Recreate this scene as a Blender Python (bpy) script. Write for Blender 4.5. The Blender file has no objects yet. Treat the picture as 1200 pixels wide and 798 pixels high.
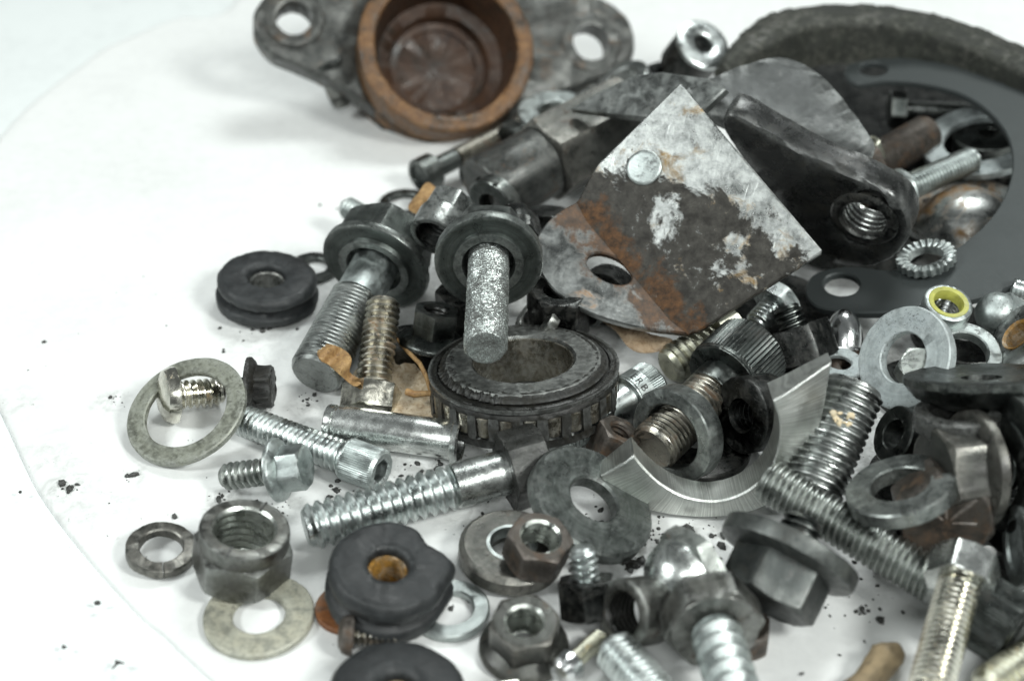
import bpy, bmesh, math, random
from mathutils import Vector, Matrix, noise
random.seed(7)
sc = bpy.context.scene
COL = sc.collection
R = math.radians
MM = 0.001

# ------------------------------------------------------------------ camera
ELEV, FPX, DIST = R(36), 1700.0, 350.0          # elevation, focal length in photo pixels, distance in mm
cam = bpy.data.cameras.new('camera'); camo = bpy.data.objects.new('camera', cam); COL.objects.link(camo)
cam.sensor_width = 36; cam.lens = 36 * FPX / 1200
CAMPOS = Vector((0, -DIST * math.cos(ELEV), DIST * math.sin(ELEV)))
camo.location = CAMPOS * MM
camo.rotation_euler = (math.pi / 2 - ELEV, 0, 0)
cam.clip_start = 0.01; cam.clip_end = 20
cam.dof.use_dof = True; cam.dof.focus_distance = 0.314; cam.dof.aperture_fstop = 10.5
cam.dof.aperture_blades = 7
sc.camera = camo

# ------------------------------------------------------------------ world and lamps (studio table)
w = bpy.data.worlds.new('World'); sc.world = w; w.use_nodes = True
bg = w.node_tree.nodes['Background']
bg.inputs[0].default_value = (0.93, 1.0, 0.985, 1); bg.inputs[1].default_value = 0.15
def area(name, loc, target, size, power, color, sy=None):
    l = bpy.data.lights.new(name, 'AREA'); l.energy = power; l.color = color
    l.shape = 'RECTANGLE'; l.size = size; l.size_y = sy or size
    o = bpy.data.objects.new(name, l); COL.objects.link(o)
    o.location = loc
    o.rotation_euler = (Vector(target) - Vector(loc)).to_track_quat('-Z', 'Y').to_euler()
    return o
area('softbox_back', (0.22, 0.42, 0.74), (0, 0.02, 0), 0.34, 3.4, (0.95, 1.0, 0.985), 0.24)
area('softbox_right', (0.50, -0.42, 0.58), (0.02, 0, 0), 0.17, 4.8, (0.97, 1.0, 0.97), 0.17)
area('softbox_front_left', (-0.66, -0.26, 0.60), (0.0, 0, 0), 0.18, 3.9, (0.95, 1.0, 0.985), 0.17)
area('front_fill', (0.06, -0.80, 0.72), (0.02, -0.02, 0), 0.36, 2.8, (0.96, 1.0, 0.98), 0.24)  # added fill lamp, brightens the front of the board and heap
sc.view_settings.view_transform = 'Standard'; sc.view_settings.look = 'None'
sc.view_settings.exposure = 0.32; sc.view_settings.gamma = 1.0
sc.view_settings.use_curve_mapping = False
sc.cycles.use_denoising = True
sc.cycles.max_bounces = 8

# ------------------------------------------------------------------ photo pixel -> place on the table (mm)
CR = Vector((1, 0, 0)); CU = Vector((0, math.sin(ELEV), math.cos(ELEV))); CF = Vector((0, math.cos(ELEV), -math.sin(ELEV)))
def ray(px, py): return (CF * FPX + CR * (px - 600) - CU * (py - 399)).normalized()
def P(px, py, z=0.0):
    d = ray(px, py); return CAMPOS + d * ((z - CAMPOS.z) / d.z)
def K(p): return (p - CAMPOS).dot(CF) / FPX                     # mm per photo pixel at p
def facing(px, py, ratio, ang):
    """direction whose disc shows as an ellipse of this ratio, leaning towards image angle ang"""
    b = -ray(px, py); r = CR - b * CR.dot(b); r.normalize(); u = b.cross(r)
    t = math.acos(max(-1, min(1, ratio))); a = R(ang)
    return (b * math.cos(t) + (r * math.cos(a) + u * math.sin(a)) * math.sin(t)).normalized()
def frame(zax, up=None):
    z = zax.normalized(); up = up or Vector((0, 0, 1))
    if abs(z.dot(up)) > 0.98: up = Vector((0, 1, 0))
    x = up.cross(z).normalized(); y = z.cross(x)
    return Matrix((x, y, z)).transposed()

# ------------------------------------------------------------------ materials
def ramp(nt, src, a, b, ca=0.0, cb=1.0):
    m = nt.nodes.new('ShaderNodeMapRange'); m.inputs[1].default_value = a; m.inputs[2].default_value = b
    m.inputs[3].default_value = ca; m.inputs[4].default_value = cb
    nt.links.new(src, m.inputs[0]); return m.outputs[0]
def mixc(nt, f, a, b, mode='MIX'):
    m = nt.nodes.new('ShaderNodeMix'); m.data_type = 'RGBA'; m.blend_type = mode
    for i, v in ((0, f), (6, a), (7, b)):
        if hasattr(v, 'links') or hasattr(v, 'is_output'): nt.links.new(v, m.inputs[i])
        elif i == 0: m.inputs[0].default_value = v
        else: m.inputs[i].default_value = tuple(v) + (1,) if len(v) == 3 else v
    return m.outputs[2]
def mth(nt, op, a, b=None):
    m = nt.nodes.new('ShaderNodeMath'); m.operation = op; m.use_clamp = True
    for i, v in ((0, a), (1, b)):
        if v is None: continue
        if hasattr(v, 'is_output'): nt.links.new(v, m.inputs[i])
        else: m.inputs[i].default_value = v
    return m.outputs[0]
def noi(nt, vec, scale, detail=6, rough=0.62, dist=0.0):
    n = nt.nodes.new('ShaderNodeTexNoise'); n.inputs['Scale'].default_value = scale; n.inputs['Detail'].default_value = detail
    n.inputs['Roughness'].default_value = rough; n.inputs['Distortion'].default_value = dist
    nt.links.new(vec, n.inputs['Vector']); return n.outputs[0]
def metal(name, base, rough=0.35, metallic=1.0, grime=0.35, gcol=(0.018, 0.017, 0.014), grough=0.28, rust=0.0,
          rcol=((0.10, 0.035, 0.012), (0.30, 0.11, 0.025)), bump=0.25, wear=0.35, speck=0.25, gs=260.0, var=0.32,
          pale=0.0, pcol=(0.45, 0.46, 0.42), lines=0.0, wcol=None, turned=0.3, radial=0.0, spec=0.5, rv=1.0):
    m = bpy.data.materials.new(name); m.use_nodes = True; nt = m.node_tree
    bs = nt.nodes['Principled BSDF']
    tc = nt.nodes.new('ShaderNodeTexCoord'); oi = nt.nodes.new('ShaderNodeObjectInfo')
    add = nt.nodes.new('ShaderNodeVectorMath'); add.operation = 'ADD'
    nt.links.new(tc.outputs['Object'], add.inputs[0]); nt.links.new(oi.outputs['Random'], add.inputs[1])
    v = add.outputs[0]
    big = noi(nt, v, gs * 0.45, 8, 0.68, 0.4); mid = noi(nt, v, gs * 2.4, 9, 0.74, 0.2)
    fine = noi(nt, v, gs * 10, 5, 0.72); rn = noi(nt, v, gs * 0.7, 8, 0.72, 0.6)
    smudge = noi(nt, v, gs * 0.9, 5, 0.6, 0.8)
    mp = nt.nodes.new('ShaderNodeMapping'); mp.inputs['Scale'].default_value = (1, 22, 9); mp.inputs['Rotation'].default_value = (0.4, 0.7, 0.5)
    nt.links.new(v, mp.inputs['Vector']); scr = noi(nt, mp.outputs[0], gs * 0.8, 5, 0.65)
    mp2 = nt.nodes.new('ShaderNodeMapping'); mp2.inputs['Scale'].default_value = (20, 1, 13); mp2.inputs['Rotation'].default_value = (0.2, -0.5, 1.1)
    nt.links.new(v, mp2.inputs['Vector']); scr2 = noi(nt, mp2.outputs[0], gs * 0.7, 5, 0.65)
    sx = mth(nt, 'MAXIMUM', ramp(nt, scr, 0.60, 0.68), ramp(nt, scr2, 0.62, 0.70))
    col = mixc(nt, ramp(nt, mth(nt, 'ADD', mth(nt, 'MULTIPLY', smudge, 0.6), mth(nt, 'MULTIPLY', mid, 0.4)), 0.40, 0.60), [c * (1 - var) for c in base], [min(0.95, c * (1 + var * 0.5)) for c in base])
    col = mixc(nt, mth(nt, 'MULTIPLY', sx, 0.35 * rv), col, [min(0.85, c * 1.7 + 0.03) for c in base])
    def one_d(val, scale, det=4):
        n = nt.nodes.new('ShaderNodeTexNoise'); n.noise_dimensions = '1D'; n.inputs['Scale'].default_value = scale; n.inputs['Detail'].default_value = det
        n.inputs['Roughness'].default_value = 0.7; nt.links.new(val, n.inputs['W']); return n.outputs[0]
    sp = nt.nodes.new('ShaderNodeSeparateXYZ'); nt.links.new(tc.outputs['Object'], sp.inputs[0])
    rings = rays = None
    if turned > 0:                                              # lathe-turned rings round the part's own axis
        cb = nt.nodes.new('ShaderNodeCombineXYZ'); nt.links.new(sp.outputs[0], cb.inputs[0]); nt.links.new(sp.outputs[1], cb.inputs[1])
        ln_ = nt.nodes.new('ShaderNodeVectorMath'); ln_.operation = 'LENGTH'; nt.links.new(cb.outputs[0], ln_.inputs[0])
        rings = one_d(ln_.outputs['Value'], 900.0)
        col = mixc(nt, ramp(nt, rings, 0.42, 0.58, 0.0, turned), col, [c * 0.55 for c in base])
    if radial > 0:                                              # brushing that runs out from the axis
        at = nt.nodes.new('ShaderNodeMath'); at.operation = 'ARCTAN2'; nt.links.new(sp.outputs[1], at.inputs[0]); nt.links.new(sp.outputs[0], at.inputs[1])
        rays = one_d(at.outputs[0], 75.0, 6)
        col = mixc(nt, ramp(nt, rays, 0.36, 0.62, 0.0, radial), col, [c * 0.45 for c in base])
    met = metallic
    rg = mixf(nt, ramp(nt, smudge, 0.36, 0.64), max(0.05, rough - 0.11 * rv), rough + 0.10 * rv)
    rg = mth(nt, 'ADD', rg, ramp(nt, fine, 0.35, 0.7, 0.0, 0.10))
    if pale > 0:
        pm = ramp(nt, mth(nt, 'ADD', mth(nt, 'MULTIPLY', mid, 0.6), mth(nt, 'MULTIPLY', big, 0.5)), 0.72 - pale * 0.32, 0.76 - pale * 0.22)
        pm = mth(nt, 'MULTIPLY', pm, ramp(nt, fine, 0.36, 0.52, 0.35, 1))
        col = mixc(nt, pm, col, pcol); rg = mixf(nt, pm, rg, 0.62); met = mixf(nt, pm, met, 0.25)
    if wear > 0:
        ge = nt.nodes.new('ShaderNodeNewGeometry')
        wm = mth(nt, 'MULTIPLY', ramp(nt, ge.outputs['Pointiness'], 0.515, 0.585), ramp(nt, mid, 0.34, 0.62))
        wm = mth(nt, 'MULTIPLY', wm, wear)
        col = mixc(nt, wm, col, wcol or (0.62, 0.64, 0.62))
    if rust > 0:
        rm = ramp(nt, rn, 0.66 - rust * 0.42, 0.76 - rust * 0.34)
        col = mixc(nt, rm, col, mixc(nt, ramp(nt, mid, 0.35, 0.68), rcol[0], rcol[1]))
        met = mixf(nt, rm, met, 0.05); rg = mixf(nt, rm, rg, 0.62)
    if grime > 0:
        gm = ramp(nt, mth(nt, 'ADD', mth(nt, 'MULTIPLY', big, 0.55), mth(nt, 'MULTIPLY', mid, 0.5)), 0.70 - grime * 0.36, 0.76 - grime * 0.28)
        col = mixc(nt, mth(nt, 'MULTIPLY', gm, 0.9), col, gcol); met = mixf(nt, gm, met, 0.0); rg = mixf(nt, gm, rg, grough)
    if speck > 0:
        sm = ramp(nt, mth(nt, 'ADD', mth(nt, 'MULTIPLY', noi(nt, v, gs * 7.5, 4, 0.75), 0.72), mth(nt, 'MULTIPLY', big, 0.28)), 0.70 - speck * 0.20, 0.72 - speck * 0.19)
        col = mixc(nt, mth(nt, 'MULTIPLY', sm, 0.85), col, gcol); met = mixf(nt, sm, met, 0.0); rg = mixf(nt, sm, rg, 0.5)
    L = nt.links.new
    L(col, bs.inputs['Base Color'])
    if hasattr(met, 'is_output'): L(met, bs.inputs['Metallic'])
    else: bs.inputs['Metallic'].default_value = met
    L(rg, bs.inputs['Roughness'])
    bp = nt.nodes.new('ShaderNodeBump'); bp.inputs['Strength'].default_value = min(1.0, bump * 1.6); bp.inputs['Distance'].default_value = 0.00016
    h = mth(nt, 'ADD', mth(nt, 'ADD', mth(nt, 'MULTIPLY', mid, 0.45), mth(nt, 'MULTIPLY', fine, 0.28)), mth(nt, 'MULTIPLY', sx, 0.12))
    if lines > 0:                                               # directional machining or file marks
        mp = nt.nodes.new('ShaderNodeMapping'); mp.inputs['Scale'].default_value = (1, 14, 14); mp.inputs['Rotation'].default_value = (0.3, 0.2, 0.7)
        L(v, mp.inputs['Vector']); ln = noi(nt, mp.outputs[0], gs * 0.7, 4, 0.6)
        h = mth(nt, 'ADD', h, mth(nt, 'MULTIPLY', ln, lines))
    if rings is not None: h = mth(nt, 'ADD', h, mth(nt, 'MULTIPLY', rings, turned * 0.5))
    if rays is not None: h = mth(nt, 'ADD', h, mth(nt, 'MULTIPLY', rays, radial))
    bs.inputs['Specular IOR Level'].default_value = spec
    L(h, bp.inputs['Height']); L(bp.outputs[0], bs.inputs['Normal'])
    return m
def mixf(nt, f, a, b):
    m = nt.nodes.new('ShaderNodeMix'); m.data_type = 'FLOAT'
    for i, v in ((0, f), (2, a), (3, b)):
        if hasattr(v, 'is_output'): nt.links.new(v, m.inputs[i])
        else: m.inputs[i].default_value = v
    return m.outputs[0]

RUSTY = ((0.085, 0.028, 0.010), (0.27, 0.10, 0.024)); DKRUST = ((0.030, 0.019, 0.012), (0.095, 0.055, 0.028))
M = {}
M['zinc'] = metal('zinc', (0.58, 0.62, 0.61), 0.30, grime=0.25, speck=0.42, bump=0.25, pale=0.15)
M['zinc_crust'] = metal('zinc_crust', (0.55, 0.60, 0.58), 0.30, grime=0.38, speck=1.15, bump=0.55, pale=0.35, pcol=(0.5, 0.54, 0.52), gs=420)
M['zinc_dull'] = metal('zinc_dull', (0.42, 0.46, 0.45), 0.42, grime=0.3, speck=0.4, bump=0.3, pale=0.3, pcol=(0.38, 0.42, 0.42))
M['yellow_zinc'] = metal('yellow_zinc', (0.48, 0.475, 0.38), 0.33, grime=0.32, rust=0.15, rcol=((0.22, 0.14, 0.04), (0.4, 0.3, 0.1)), bump=0.25)
M['steel'] = metal('steel', (0.3, 0.315, 0.305), 0.30, grime=0.40, speck=0.42, bump=0.3, pale=0.15, pcol=(0.2, 0.21, 0.19))
M['steel_brown'] = metal('steel_brown', (0.135, 0.136, 0.124), 0.36, grime=0.48, rust=0.16, rcol=DKRUST, bump=0.35, pale=0.08, pcol=(0.2, 0.19, 0.165), wear=0.55)
M['dark'] = metal('dark', (0.06, 0.067, 0.064), 0.32, grime=0.4, speck=0.35, bump=0.35, pale=0.06, pcol=(0.05, 0.054, 0.05), wear=0.45, wcol=(0.35, 0.36, 0.34))
M['black'] = metal('black', (0.028, 0.03, 0.029), 0.28, grime=0.5, speck=0.4, bump=0.5, pale=0.1, pcol=(0.06, 0.062, 0.058), wear=0.35, wcol=(0.25, 0.25, 0.24))
M['oily'] = metal('oily', (0.022, 0.022, 0.02), 0.2, metallic=0.6, grime=0.62, grough=0.22, gcol=(0.012, 0.012, 0.010), speck=0.5, bump=0.9, gs=420, wear=0.4, pale=0.1, pcol=(0.06, 0.06, 0.052))
M['grit'] = metal('grit', (0.008, 0.008, 0.007), 0.42, metallic=0.1, grime=0.6, speck=0.3, bump=1.0, gs=600, wear=0.2, turned=0.0, spec=0.3)
M['olive'] = metal('olive', (0.22, 0.228, 0.185), 0.48, metallic=0.75, grime=0.30, speck=0.4, bump=0.35, pale=0.6, pcol=(0.21, 0.22, 0.18), wear=0.4)
M['cream'] = metal('cream', (0.33, 0.33, 0.27), 0.5, metallic=0.5, grime=0.3, speck=0.4, bump=0.25, pale=0.7, pcol=(0.38, 0.365, 0.28), wear=0.3)
M['pale'] = metal('pale', (0.36, 0.4, 0.4), 0.5, metallic=0.6, grime=0.22, speck=0.55, bump=0.4, pale=0.55, pcol=(0.32, 0.36, 0.37), wear=0.4)
M['greygreen'] = metal('greygreen', (0.095, 0.107, 0.1), 0.33, metallic=0.85, grime=0.3, speck=0.5, bump=0.35, pale=0.25, pcol=(0.1, 0.112, 0.105), turned=0.5)
M['polished'] = metal('polished', (0.72, 0.74, 0.72), 0.22, grime=0.0, speck=0.03, bump=0.03, wear=0.2, lines=0.12, turned=0.05, rv=0.3)
M['chrome'] = metal('chrome', (0.60, 0.61, 0.61), 0.10, grime=0.12, speck=0.15, bump=0.06, wear=0.1, turned=0.0)
M['stainless'] = metal('stainless', (0.66, 0.64, 0.56), 0.20, grime=0.12, speck=0.12, bump=0.1, rust=0.1, rcol=((0.22, 0.14, 0.04), (0.4, 0.28, 0.1)), wear=0.3)
M['rust'] = metal('rust', (0.16, 0.09, 0.05), 0.5, metallic=0.4, grime=0.25, rust=0.75, rcol=RUSTY, bump=0.6, wear=0.2)
M['rust_dark'] = metal('rust_dark', (0.058, 0.05, 0.042), 0.42, metallic=0.6, grime=0.35, rust=0.4, rcol=DKRUST, bump=0.5, wear=0.5, wcol=(0.4, 0.36, 0.33))
M['rust_thread'] = metal('rust_thread', (0.24, 0.225, 0.19), 0.3, grime=0.30, rust=0.32, rcol=((0.045, 0.028, 0.015), (0.14, 0.078, 0.034)), bump=0.3)
M['bore_rust'] = metal('bore_rust', (0.22, 0.12, 0.05), 0.42, metallic=0.35, grime=0.52, rust=0.85, rcol=((0.055, 0.026, 0.012), (0.21, 0.10, 0.028)), bump=0.9, gs=280, wear=0.15, turned=0.0)
M['bore_inside'] = metal('bore_inside', (0.06, 0.035, 0.022), 0.33, metallic=0.35, grime=0.5, rust=0.7, rcol=((0.022, 0.010, 0.006), (0.085, 0.036, 0.013)), bump=0.8, gs=150, wear=0.1, turned=0.0)
M['cast_dark'] = metal('cast_dark', (0.034, 0.037, 0.035), 0.38, metallic=0.6, grime=0.45, rust=0.22, rcol=((0.07, 0.04, 0.02), (0.14, 0.07, 0.025)), bump=0.5, gs=170, pale=0.2, pcol=(0.075, 0.08, 0.074), wear=0.4, wcol=(0.3, 0.3, 0.28), turned=0.0)
M['arm_black'] = metal('arm_black', (0.016, 0.017, 0.0165), 0.24, metallic=0.3, grime=0.45, grough=0.3, speck=0.4, bump=0.5, gs=190, pale=0.12, pcol=(0.07, 0.065, 0.055), wear=0.5, wcol=(0.3, 0.31, 0.3), turned=0.0)
M['arm_grey'] = metal('arm_grey', (0.035, 0.038, 0.037), 0.42, metallic=0.5, grime=0.33, speck=0.3, bump=0.4, gs=190, pale=0.12, pcol=(0.06, 0.062, 0.058), wear=0.5, turned=0.0, rv=0.6)
M['plate_worn'] = metal('plate_worn', (0.22, 0.23, 0.225), 0.34, grime=0.0, speck=0.3, bump=0.35, gs=150, rust=0.3, rcol=((0.10, 0.06, 0.02), (0.30, 0.19, 0.06)), wear=0.6, turned=0.0)
M['plate_bright'] = metal('plate_bright', (0.24, 0.25, 0.247), 0.32, grime=0.0, speck=0.22, bump=0.2, gs=150, rust=0.2, rcol=((0.09, 0.045, 0.018), (0.26, 0.13, 0.04)), wear=0.6, var=0.25, turned=0.0)
M['cast_alu'] = metal('cast_alu', (0.8, 0.82, 0.78), 0.34, grime=0.12, speck=0.2, bump=0.35, gs=190, lines=0.2, wear=0.6, pale=0.0, pcol=(0.3, 0.31, 0.29), radial=0.9, turned=0.0, rv=0.4, var=0.15)
M['ring_plate'] = metal('ring_plate', (0.042, 0.048, 0.048), 0.46, metallic=0.2, grime=0.0, speck=0.0, bump=0.1, gs=150, lines=0.0, pale=0.0, pcol=(0.04, 0.045, 0.045), var=0.0, spec=0.25, turned=0.0, wear=0.0, rv=0.25)
M['rubber'] = metal('rubber', (0.017, 0.019, 0.02), 0.48, metallic=0.0, grime=0.2, speck=0.2, bump=0.5, gs=190, var=0.4, wear=0.25, wcol=(0.10, 0.11, 0.11), pale=0.3, pcol=(0.03, 0.033, 0.033), turned=0.2, spec=0.4)
M['lining'] = metal('lining', (0.022, 0.024, 0.018), 0.75, metallic=0.0, grime=0.35, speck=0.2, bump=1.0, gs=210, var=0.4, lines=0.3, pale=0.5, pcol=(0.08, 0.08, 0.066), wear=0.3, wcol=(0.16, 0.16, 0.14), turned=0.9)
M['rust_plug'] = metal('rust_plug', (0.20, 0.12, 0.035), 0.5, metallic=0.2, grime=0.30, rust=0.65, rcol=((0.10, 0.06, 0.016), (0.40, 0.20, 0.03)), bump=0.6, gs=420)
M['deposit'] = metal('deposit', (0.55, 0.42, 0.22), 0.6, metallic=0.0, grime=0.1, speck=0.1, bump=0.5, gs=800, pale=0.3, pcol=(0.6, 0.5, 0.45))
M['nylon'] = metal('nylon', (0.34, 0.34, 0.07), 0.4, metallic=0.0, grime=0.12, speck=0.2, bump=0.2, wear=0.0)
M['wood'] = metal('wood', (0.20, 0.15, 0.085), 0.65, metallic=0.0, grime=0.3, gcol=(0.05, 0.04, 0.025), speck=0.2, bump=0.8, lines=0.8, wear=0.3, wcol=(0.3, 0.25, 0.16), turned=0.0)

M['thread_clean'] = metal('thread_clean', (0.46, 0.48, 0.45), 0.26, grime=0.18, speck=0.3, bump=0.2, wear=0.3)
M['bright_speck'] = metal('bright_speck', (0.60, 0.63, 0.61), 0.24, grime=0.16, speck=0.7, bump=0.2, wear=0.2, var=0.25)
M['dark_rust'] = metal('dark_rust', (0.07, 0.072, 0.066), 0.34, metallic=0.8, grime=0.45, rust=0.16, rcol=DKRUST, speck=0.45, bump=0.45, wear=0.6, wcol=(0.4, 0.38, 0.34))
M['gold_thread'] = metal('gold_thread', (0.42, 0.4, 0.34), 0.26, grime=0.26, rust=0.18, rcol=((0.10, 0.05, 0.018), (0.30, 0.16, 0.045)), bump=0.3, speck=0.3)
M['dirty_zinc'] = metal('dirty_zinc', (0.34, 0.36, 0.34), 0.32, grime=0.33, speck=0.55, bump=0.35, rust=0.12, rcol=DKRUST)

def leaf_mat(name, c0, c1, c2):
    m = bpy.data.materials.new(name); m.use_nodes = True; nt = m.node_tree; bs = nt.nodes['Principled BSDF']
    tc = nt.nodes.new('ShaderNodeTexCoord'); v = tc.outputs['Object']
    a = noi(nt, v, 330, 9, 0.72, 0.8); b = noi(nt, v, 1100, 6, 0.75)
    col = mixc(nt, ramp(nt, a, 0.36, 0.66), c0, c1)
    col = mixc(nt, ramp(nt, b, 0.52, 0.68), col, c2)
    nt.links.new(col, bs.inputs['Base Color']); bs.inputs['Roughness'].default_value = 0.6
    bp = nt.nodes.new('ShaderNodeBump'); bp.inputs['Strength'].default_value = 0.6; bp.inputs['Distance'].default_value = 0.0004
    nt.links.new(a, bp.inputs['Height']); nt.links.new(bp.outputs[0], bs.inputs['Normal'])
    return m
M['dusty'] = metal('dusty', (0.1, 0.104, 0.098), 0.42, metallic=0.7, grime=0.3, speck=0.55, bump=0.4, pale=0.5, pcol=(0.12, 0.125, 0.117), gs=330, rust=0.12, rcol=DKRUST)
M['oil_brown'] = metal('oil_brown', (0.16, 0.135, 0.09), 0.24, metallic=0.9, grime=0.42, gcol=(0.016, 0.013, 0.008), speck=0.35, bump=0.3)
M['dark_matte'] = metal('dark_matte', (0.05, 0.056, 0.054), 0.4, metallic=0.7, grime=0.45, speck=0.3, bump=0.35, wear=0.4, wcol=(0.35, 0.36, 0.34), pale=0.12, pcol=(0.07, 0.077, 0.073))
M['rusty_silver'] = metal('rusty_silver', (0.34, 0.35, 0.34), 0.26, grime=0.25, speck=0.2, bump=0.2, rust=0.42, rcol=((0.10, 0.055, 0.018), (0.24, 0.13, 0.04)), gs=120)
M['oily_black'] = metal('oily_black', (0.035, 0.036, 0.033), 0.3, metallic=0.5, grime=0.5, gcol=(0.008, 0.008, 0.007), grough=0.25, speck=0.6, bump=0.9, gs=420, wear=0.3, wcol=(0.2, 0.2, 0.19))
M['leaf'] = leaf_mat('dry_leaf', (0.20, 0.105, 0.036), (0.42, 0.27, 0.115), (0.10, 0.05, 0.02))
M['leaf_pale'] = leaf_mat('dry_leaf_pale', (0.34, 0.25, 0.15), (0.58, 0.51, 0.39), (0.16, 0.10, 0.05))
M['leaf_dark'] = leaf_mat('dry_leaf_dark', (0.20, 0.13, 0.07), (0.36, 0.28, 0.19), (0.09, 0.05, 0.02))

def board_mat(name, col, smears):
    m = bpy.data.materials.new(name); m.use_nodes = True; nt = m.node_tree; bs = nt.nodes['Principled BSDF']
    tc = nt.nodes.new('ShaderNodeTexCoord'); v = tc.outputs['Object']
    big = noi(nt, v, 22, 6, 0.6); fine = noi(nt, v, 1400, 4, 0.7); mid = noi(nt, v, 260, 8, 0.72, 0.5); dots = noi(nt, v, 620, 3, 0.6)
    c = mixc(nt, ramp(nt, mth(nt, 'ADD', mth(nt, 'MULTIPLY', mid, 0.5), mth(nt, 'MULTIPLY', big, 0.5)), 0.46, 0.66), col, [x * 0.88 for x in col])
    mps = nt.nodes.new('ShaderNodeMapping'); mps.inputs['Scale'].default_value = (1, 30, 1); mps.inputs['Rotation'].default_value = (0, 0, 0.6); nt.links.new(v, mps.inputs['Vector'])
    mpt = nt.nodes.new('ShaderNodeMapping'); mpt.inputs['Scale'].default_value = (26, 1, 1); mpt.inputs['Rotation'].default_value = (0, 0, 0.35); nt.links.new(v, mpt.inputs['Vector'])
    scf = mth(nt, 'MAXIMUM', ramp(nt, noi(nt, mps.outputs[0], 28, 6, 0.7), 0.63, 0.70), ramp(nt, noi(nt, mpt.outputs[0], 24, 6, 0.7), 0.64, 0.71))
    c = mixc(nt, mth(nt, 'MULTIPLY', scf, ramp(nt, big, 0.4, 0.7)), c, [x * 0.72 for x in col])
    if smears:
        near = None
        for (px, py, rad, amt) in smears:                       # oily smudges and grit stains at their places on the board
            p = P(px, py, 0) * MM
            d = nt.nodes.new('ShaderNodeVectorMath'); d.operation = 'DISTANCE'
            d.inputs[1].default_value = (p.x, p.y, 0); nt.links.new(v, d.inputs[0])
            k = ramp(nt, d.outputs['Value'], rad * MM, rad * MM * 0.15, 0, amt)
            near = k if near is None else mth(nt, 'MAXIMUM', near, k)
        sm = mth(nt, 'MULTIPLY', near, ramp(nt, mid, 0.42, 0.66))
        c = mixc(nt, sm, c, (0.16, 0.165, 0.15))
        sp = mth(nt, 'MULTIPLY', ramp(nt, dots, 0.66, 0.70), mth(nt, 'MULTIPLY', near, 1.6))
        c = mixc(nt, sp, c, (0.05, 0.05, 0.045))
    c = mixc(nt, mth(nt, 'MULTIPLY', ramp(nt, dots, 0.735, 0.75), ramp(nt, big, 0.45, 0.6)), c, (0.30, 0.30, 0.27))
    nt.links.new(c, bs.inputs['Base Color']); bs.inputs['Roughness'].default_value = 0.5
    bp = nt.nodes.new('ShaderNodeBump'); bp.inputs['Strength'].default_value = 0.12; bp.inputs['Distance'].default_value = 0.0004
    nt.links.new(mth(nt, 'ADD', fine, mid), bp.inputs['Height']); nt.links.new(bp.outputs[0], bs.inputs['Normal'])
    return m

# ------------------------------------------------------------------ shape helpers (all in mm; +z is the axis)
def grid(bm, rows, close=True, cap0=False, cap1=False):
    """rows: list of lists of Vector; joins neighbours"""
    vs = [[bm.verts.new(p) for p in r] for r in rows]; n = len(vs[0])
    for i in range(len(vs) - 1):
        for j in range(n if close else n - 1):
            k = (j + 1) % n
            try: bm.faces.new((vs[i][j], vs[i][k], vs[i + 1][k], vs[i + 1][j]))
            except ValueError: pass
    if cap0: bm.faces.new(list(reversed(vs[0])))
    if cap1: bm.faces.new(vs[-1])
    return vs
def spin(bm, prof, seg=48, cap0=False, cap1=False, off=(0, 0, 0)):
    """prof: (r, z) pairs or functions a -> (r, z); revolved round z"""
    o = Vector(off); rows = []
    for p in prof:
        row = []
        for j in range(seg):
            a = 2 * math.pi * j / seg
            r, z = p(a) if callable(p) else p
            row.append(Vector((r * math.cos(a), r * math.sin(a), z)) + o)
        rows.append(row)
    return grid(bm, rows, True, cap0, cap1)
def loop_spin(bm, prof, seg=48, a0=0.0, a1=None, lift=0.0):
    """closed profile revolved all round, or over an arc with closed ends"""
    rows = []; full = a1 is None; n = seg if full else seg + 1
    for j in range(n):
        a = a0 + (2 * math.pi if full else (a1 - a0)) * j / seg
        rows.append([Vector((r * math.cos(a), r * math.sin(a), z + lift * j / seg)) for r, z in prof])
    vs = grid(bm, rows, True, False, False); m = len(prof)
    if full:
        for i in range(m): bm.faces.new((vs[-1][i], vs[-1][(i + 1) % m], vs[0][(i + 1) % m], vs[0][i]))
    else:
        bm.faces.new(list(reversed(vs[0]))); bm.faces.new(vs[-1])
def hexr(ap, rnd=0.0):
    def f(a):
        t = (a % (math.pi / 3)) - math.pi / 6
        return min(ap / math.cos(t), ap * (1.1547 - rnd))
    return f
def hex_body(bm, ap, z0, z1, ch0=True, ch1=True, seg=72, hole=None, cap0=True, cap1=True):
    """hexagonal prism with turned chamfers; hole radius leaves the end faces open"""
    h = hexr(ap, 0.02); s = 1 if z1 > z0 else -1; rows = []
    c = lambda a: (h(a) - ap * 0.96) * 0.55
    if hole: rows.append((hole, z0))
    rows.append((ap * 0.93, z0)); rows.append(lambda a: (min(h(a), ap * 0.965 + 0.0), z0))
    rows.append((lambda a: (h(a), z0 + s * c(a))) if ch0 else (lambda a: (h(a) - 0.12, z0)))
    if not ch0: rows.append(lambda a: (h(a), z0 + s * 0.12))
    for t in (0.34, 0.66): rows.append(lambda a, t=t: (h(a), z0 + (z1 - z0) * t))
    if not ch1: rows.append(lambda a: (h(a), z1 - s * 0.12))
    rows.append((lambda a: (h(a), z1 - s * c(a))) if ch1 else (lambda a: (h(a) - 0.12, z1)))
    rows.append(lambda a: (min(h(a), ap * 0.965), z1)); rows.append((ap * 0.93, z1))
    if hole: rows.append((hole, z1))
    spin(bm, rows, seg, cap0 and not hole, cap1 and not hole)
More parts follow.
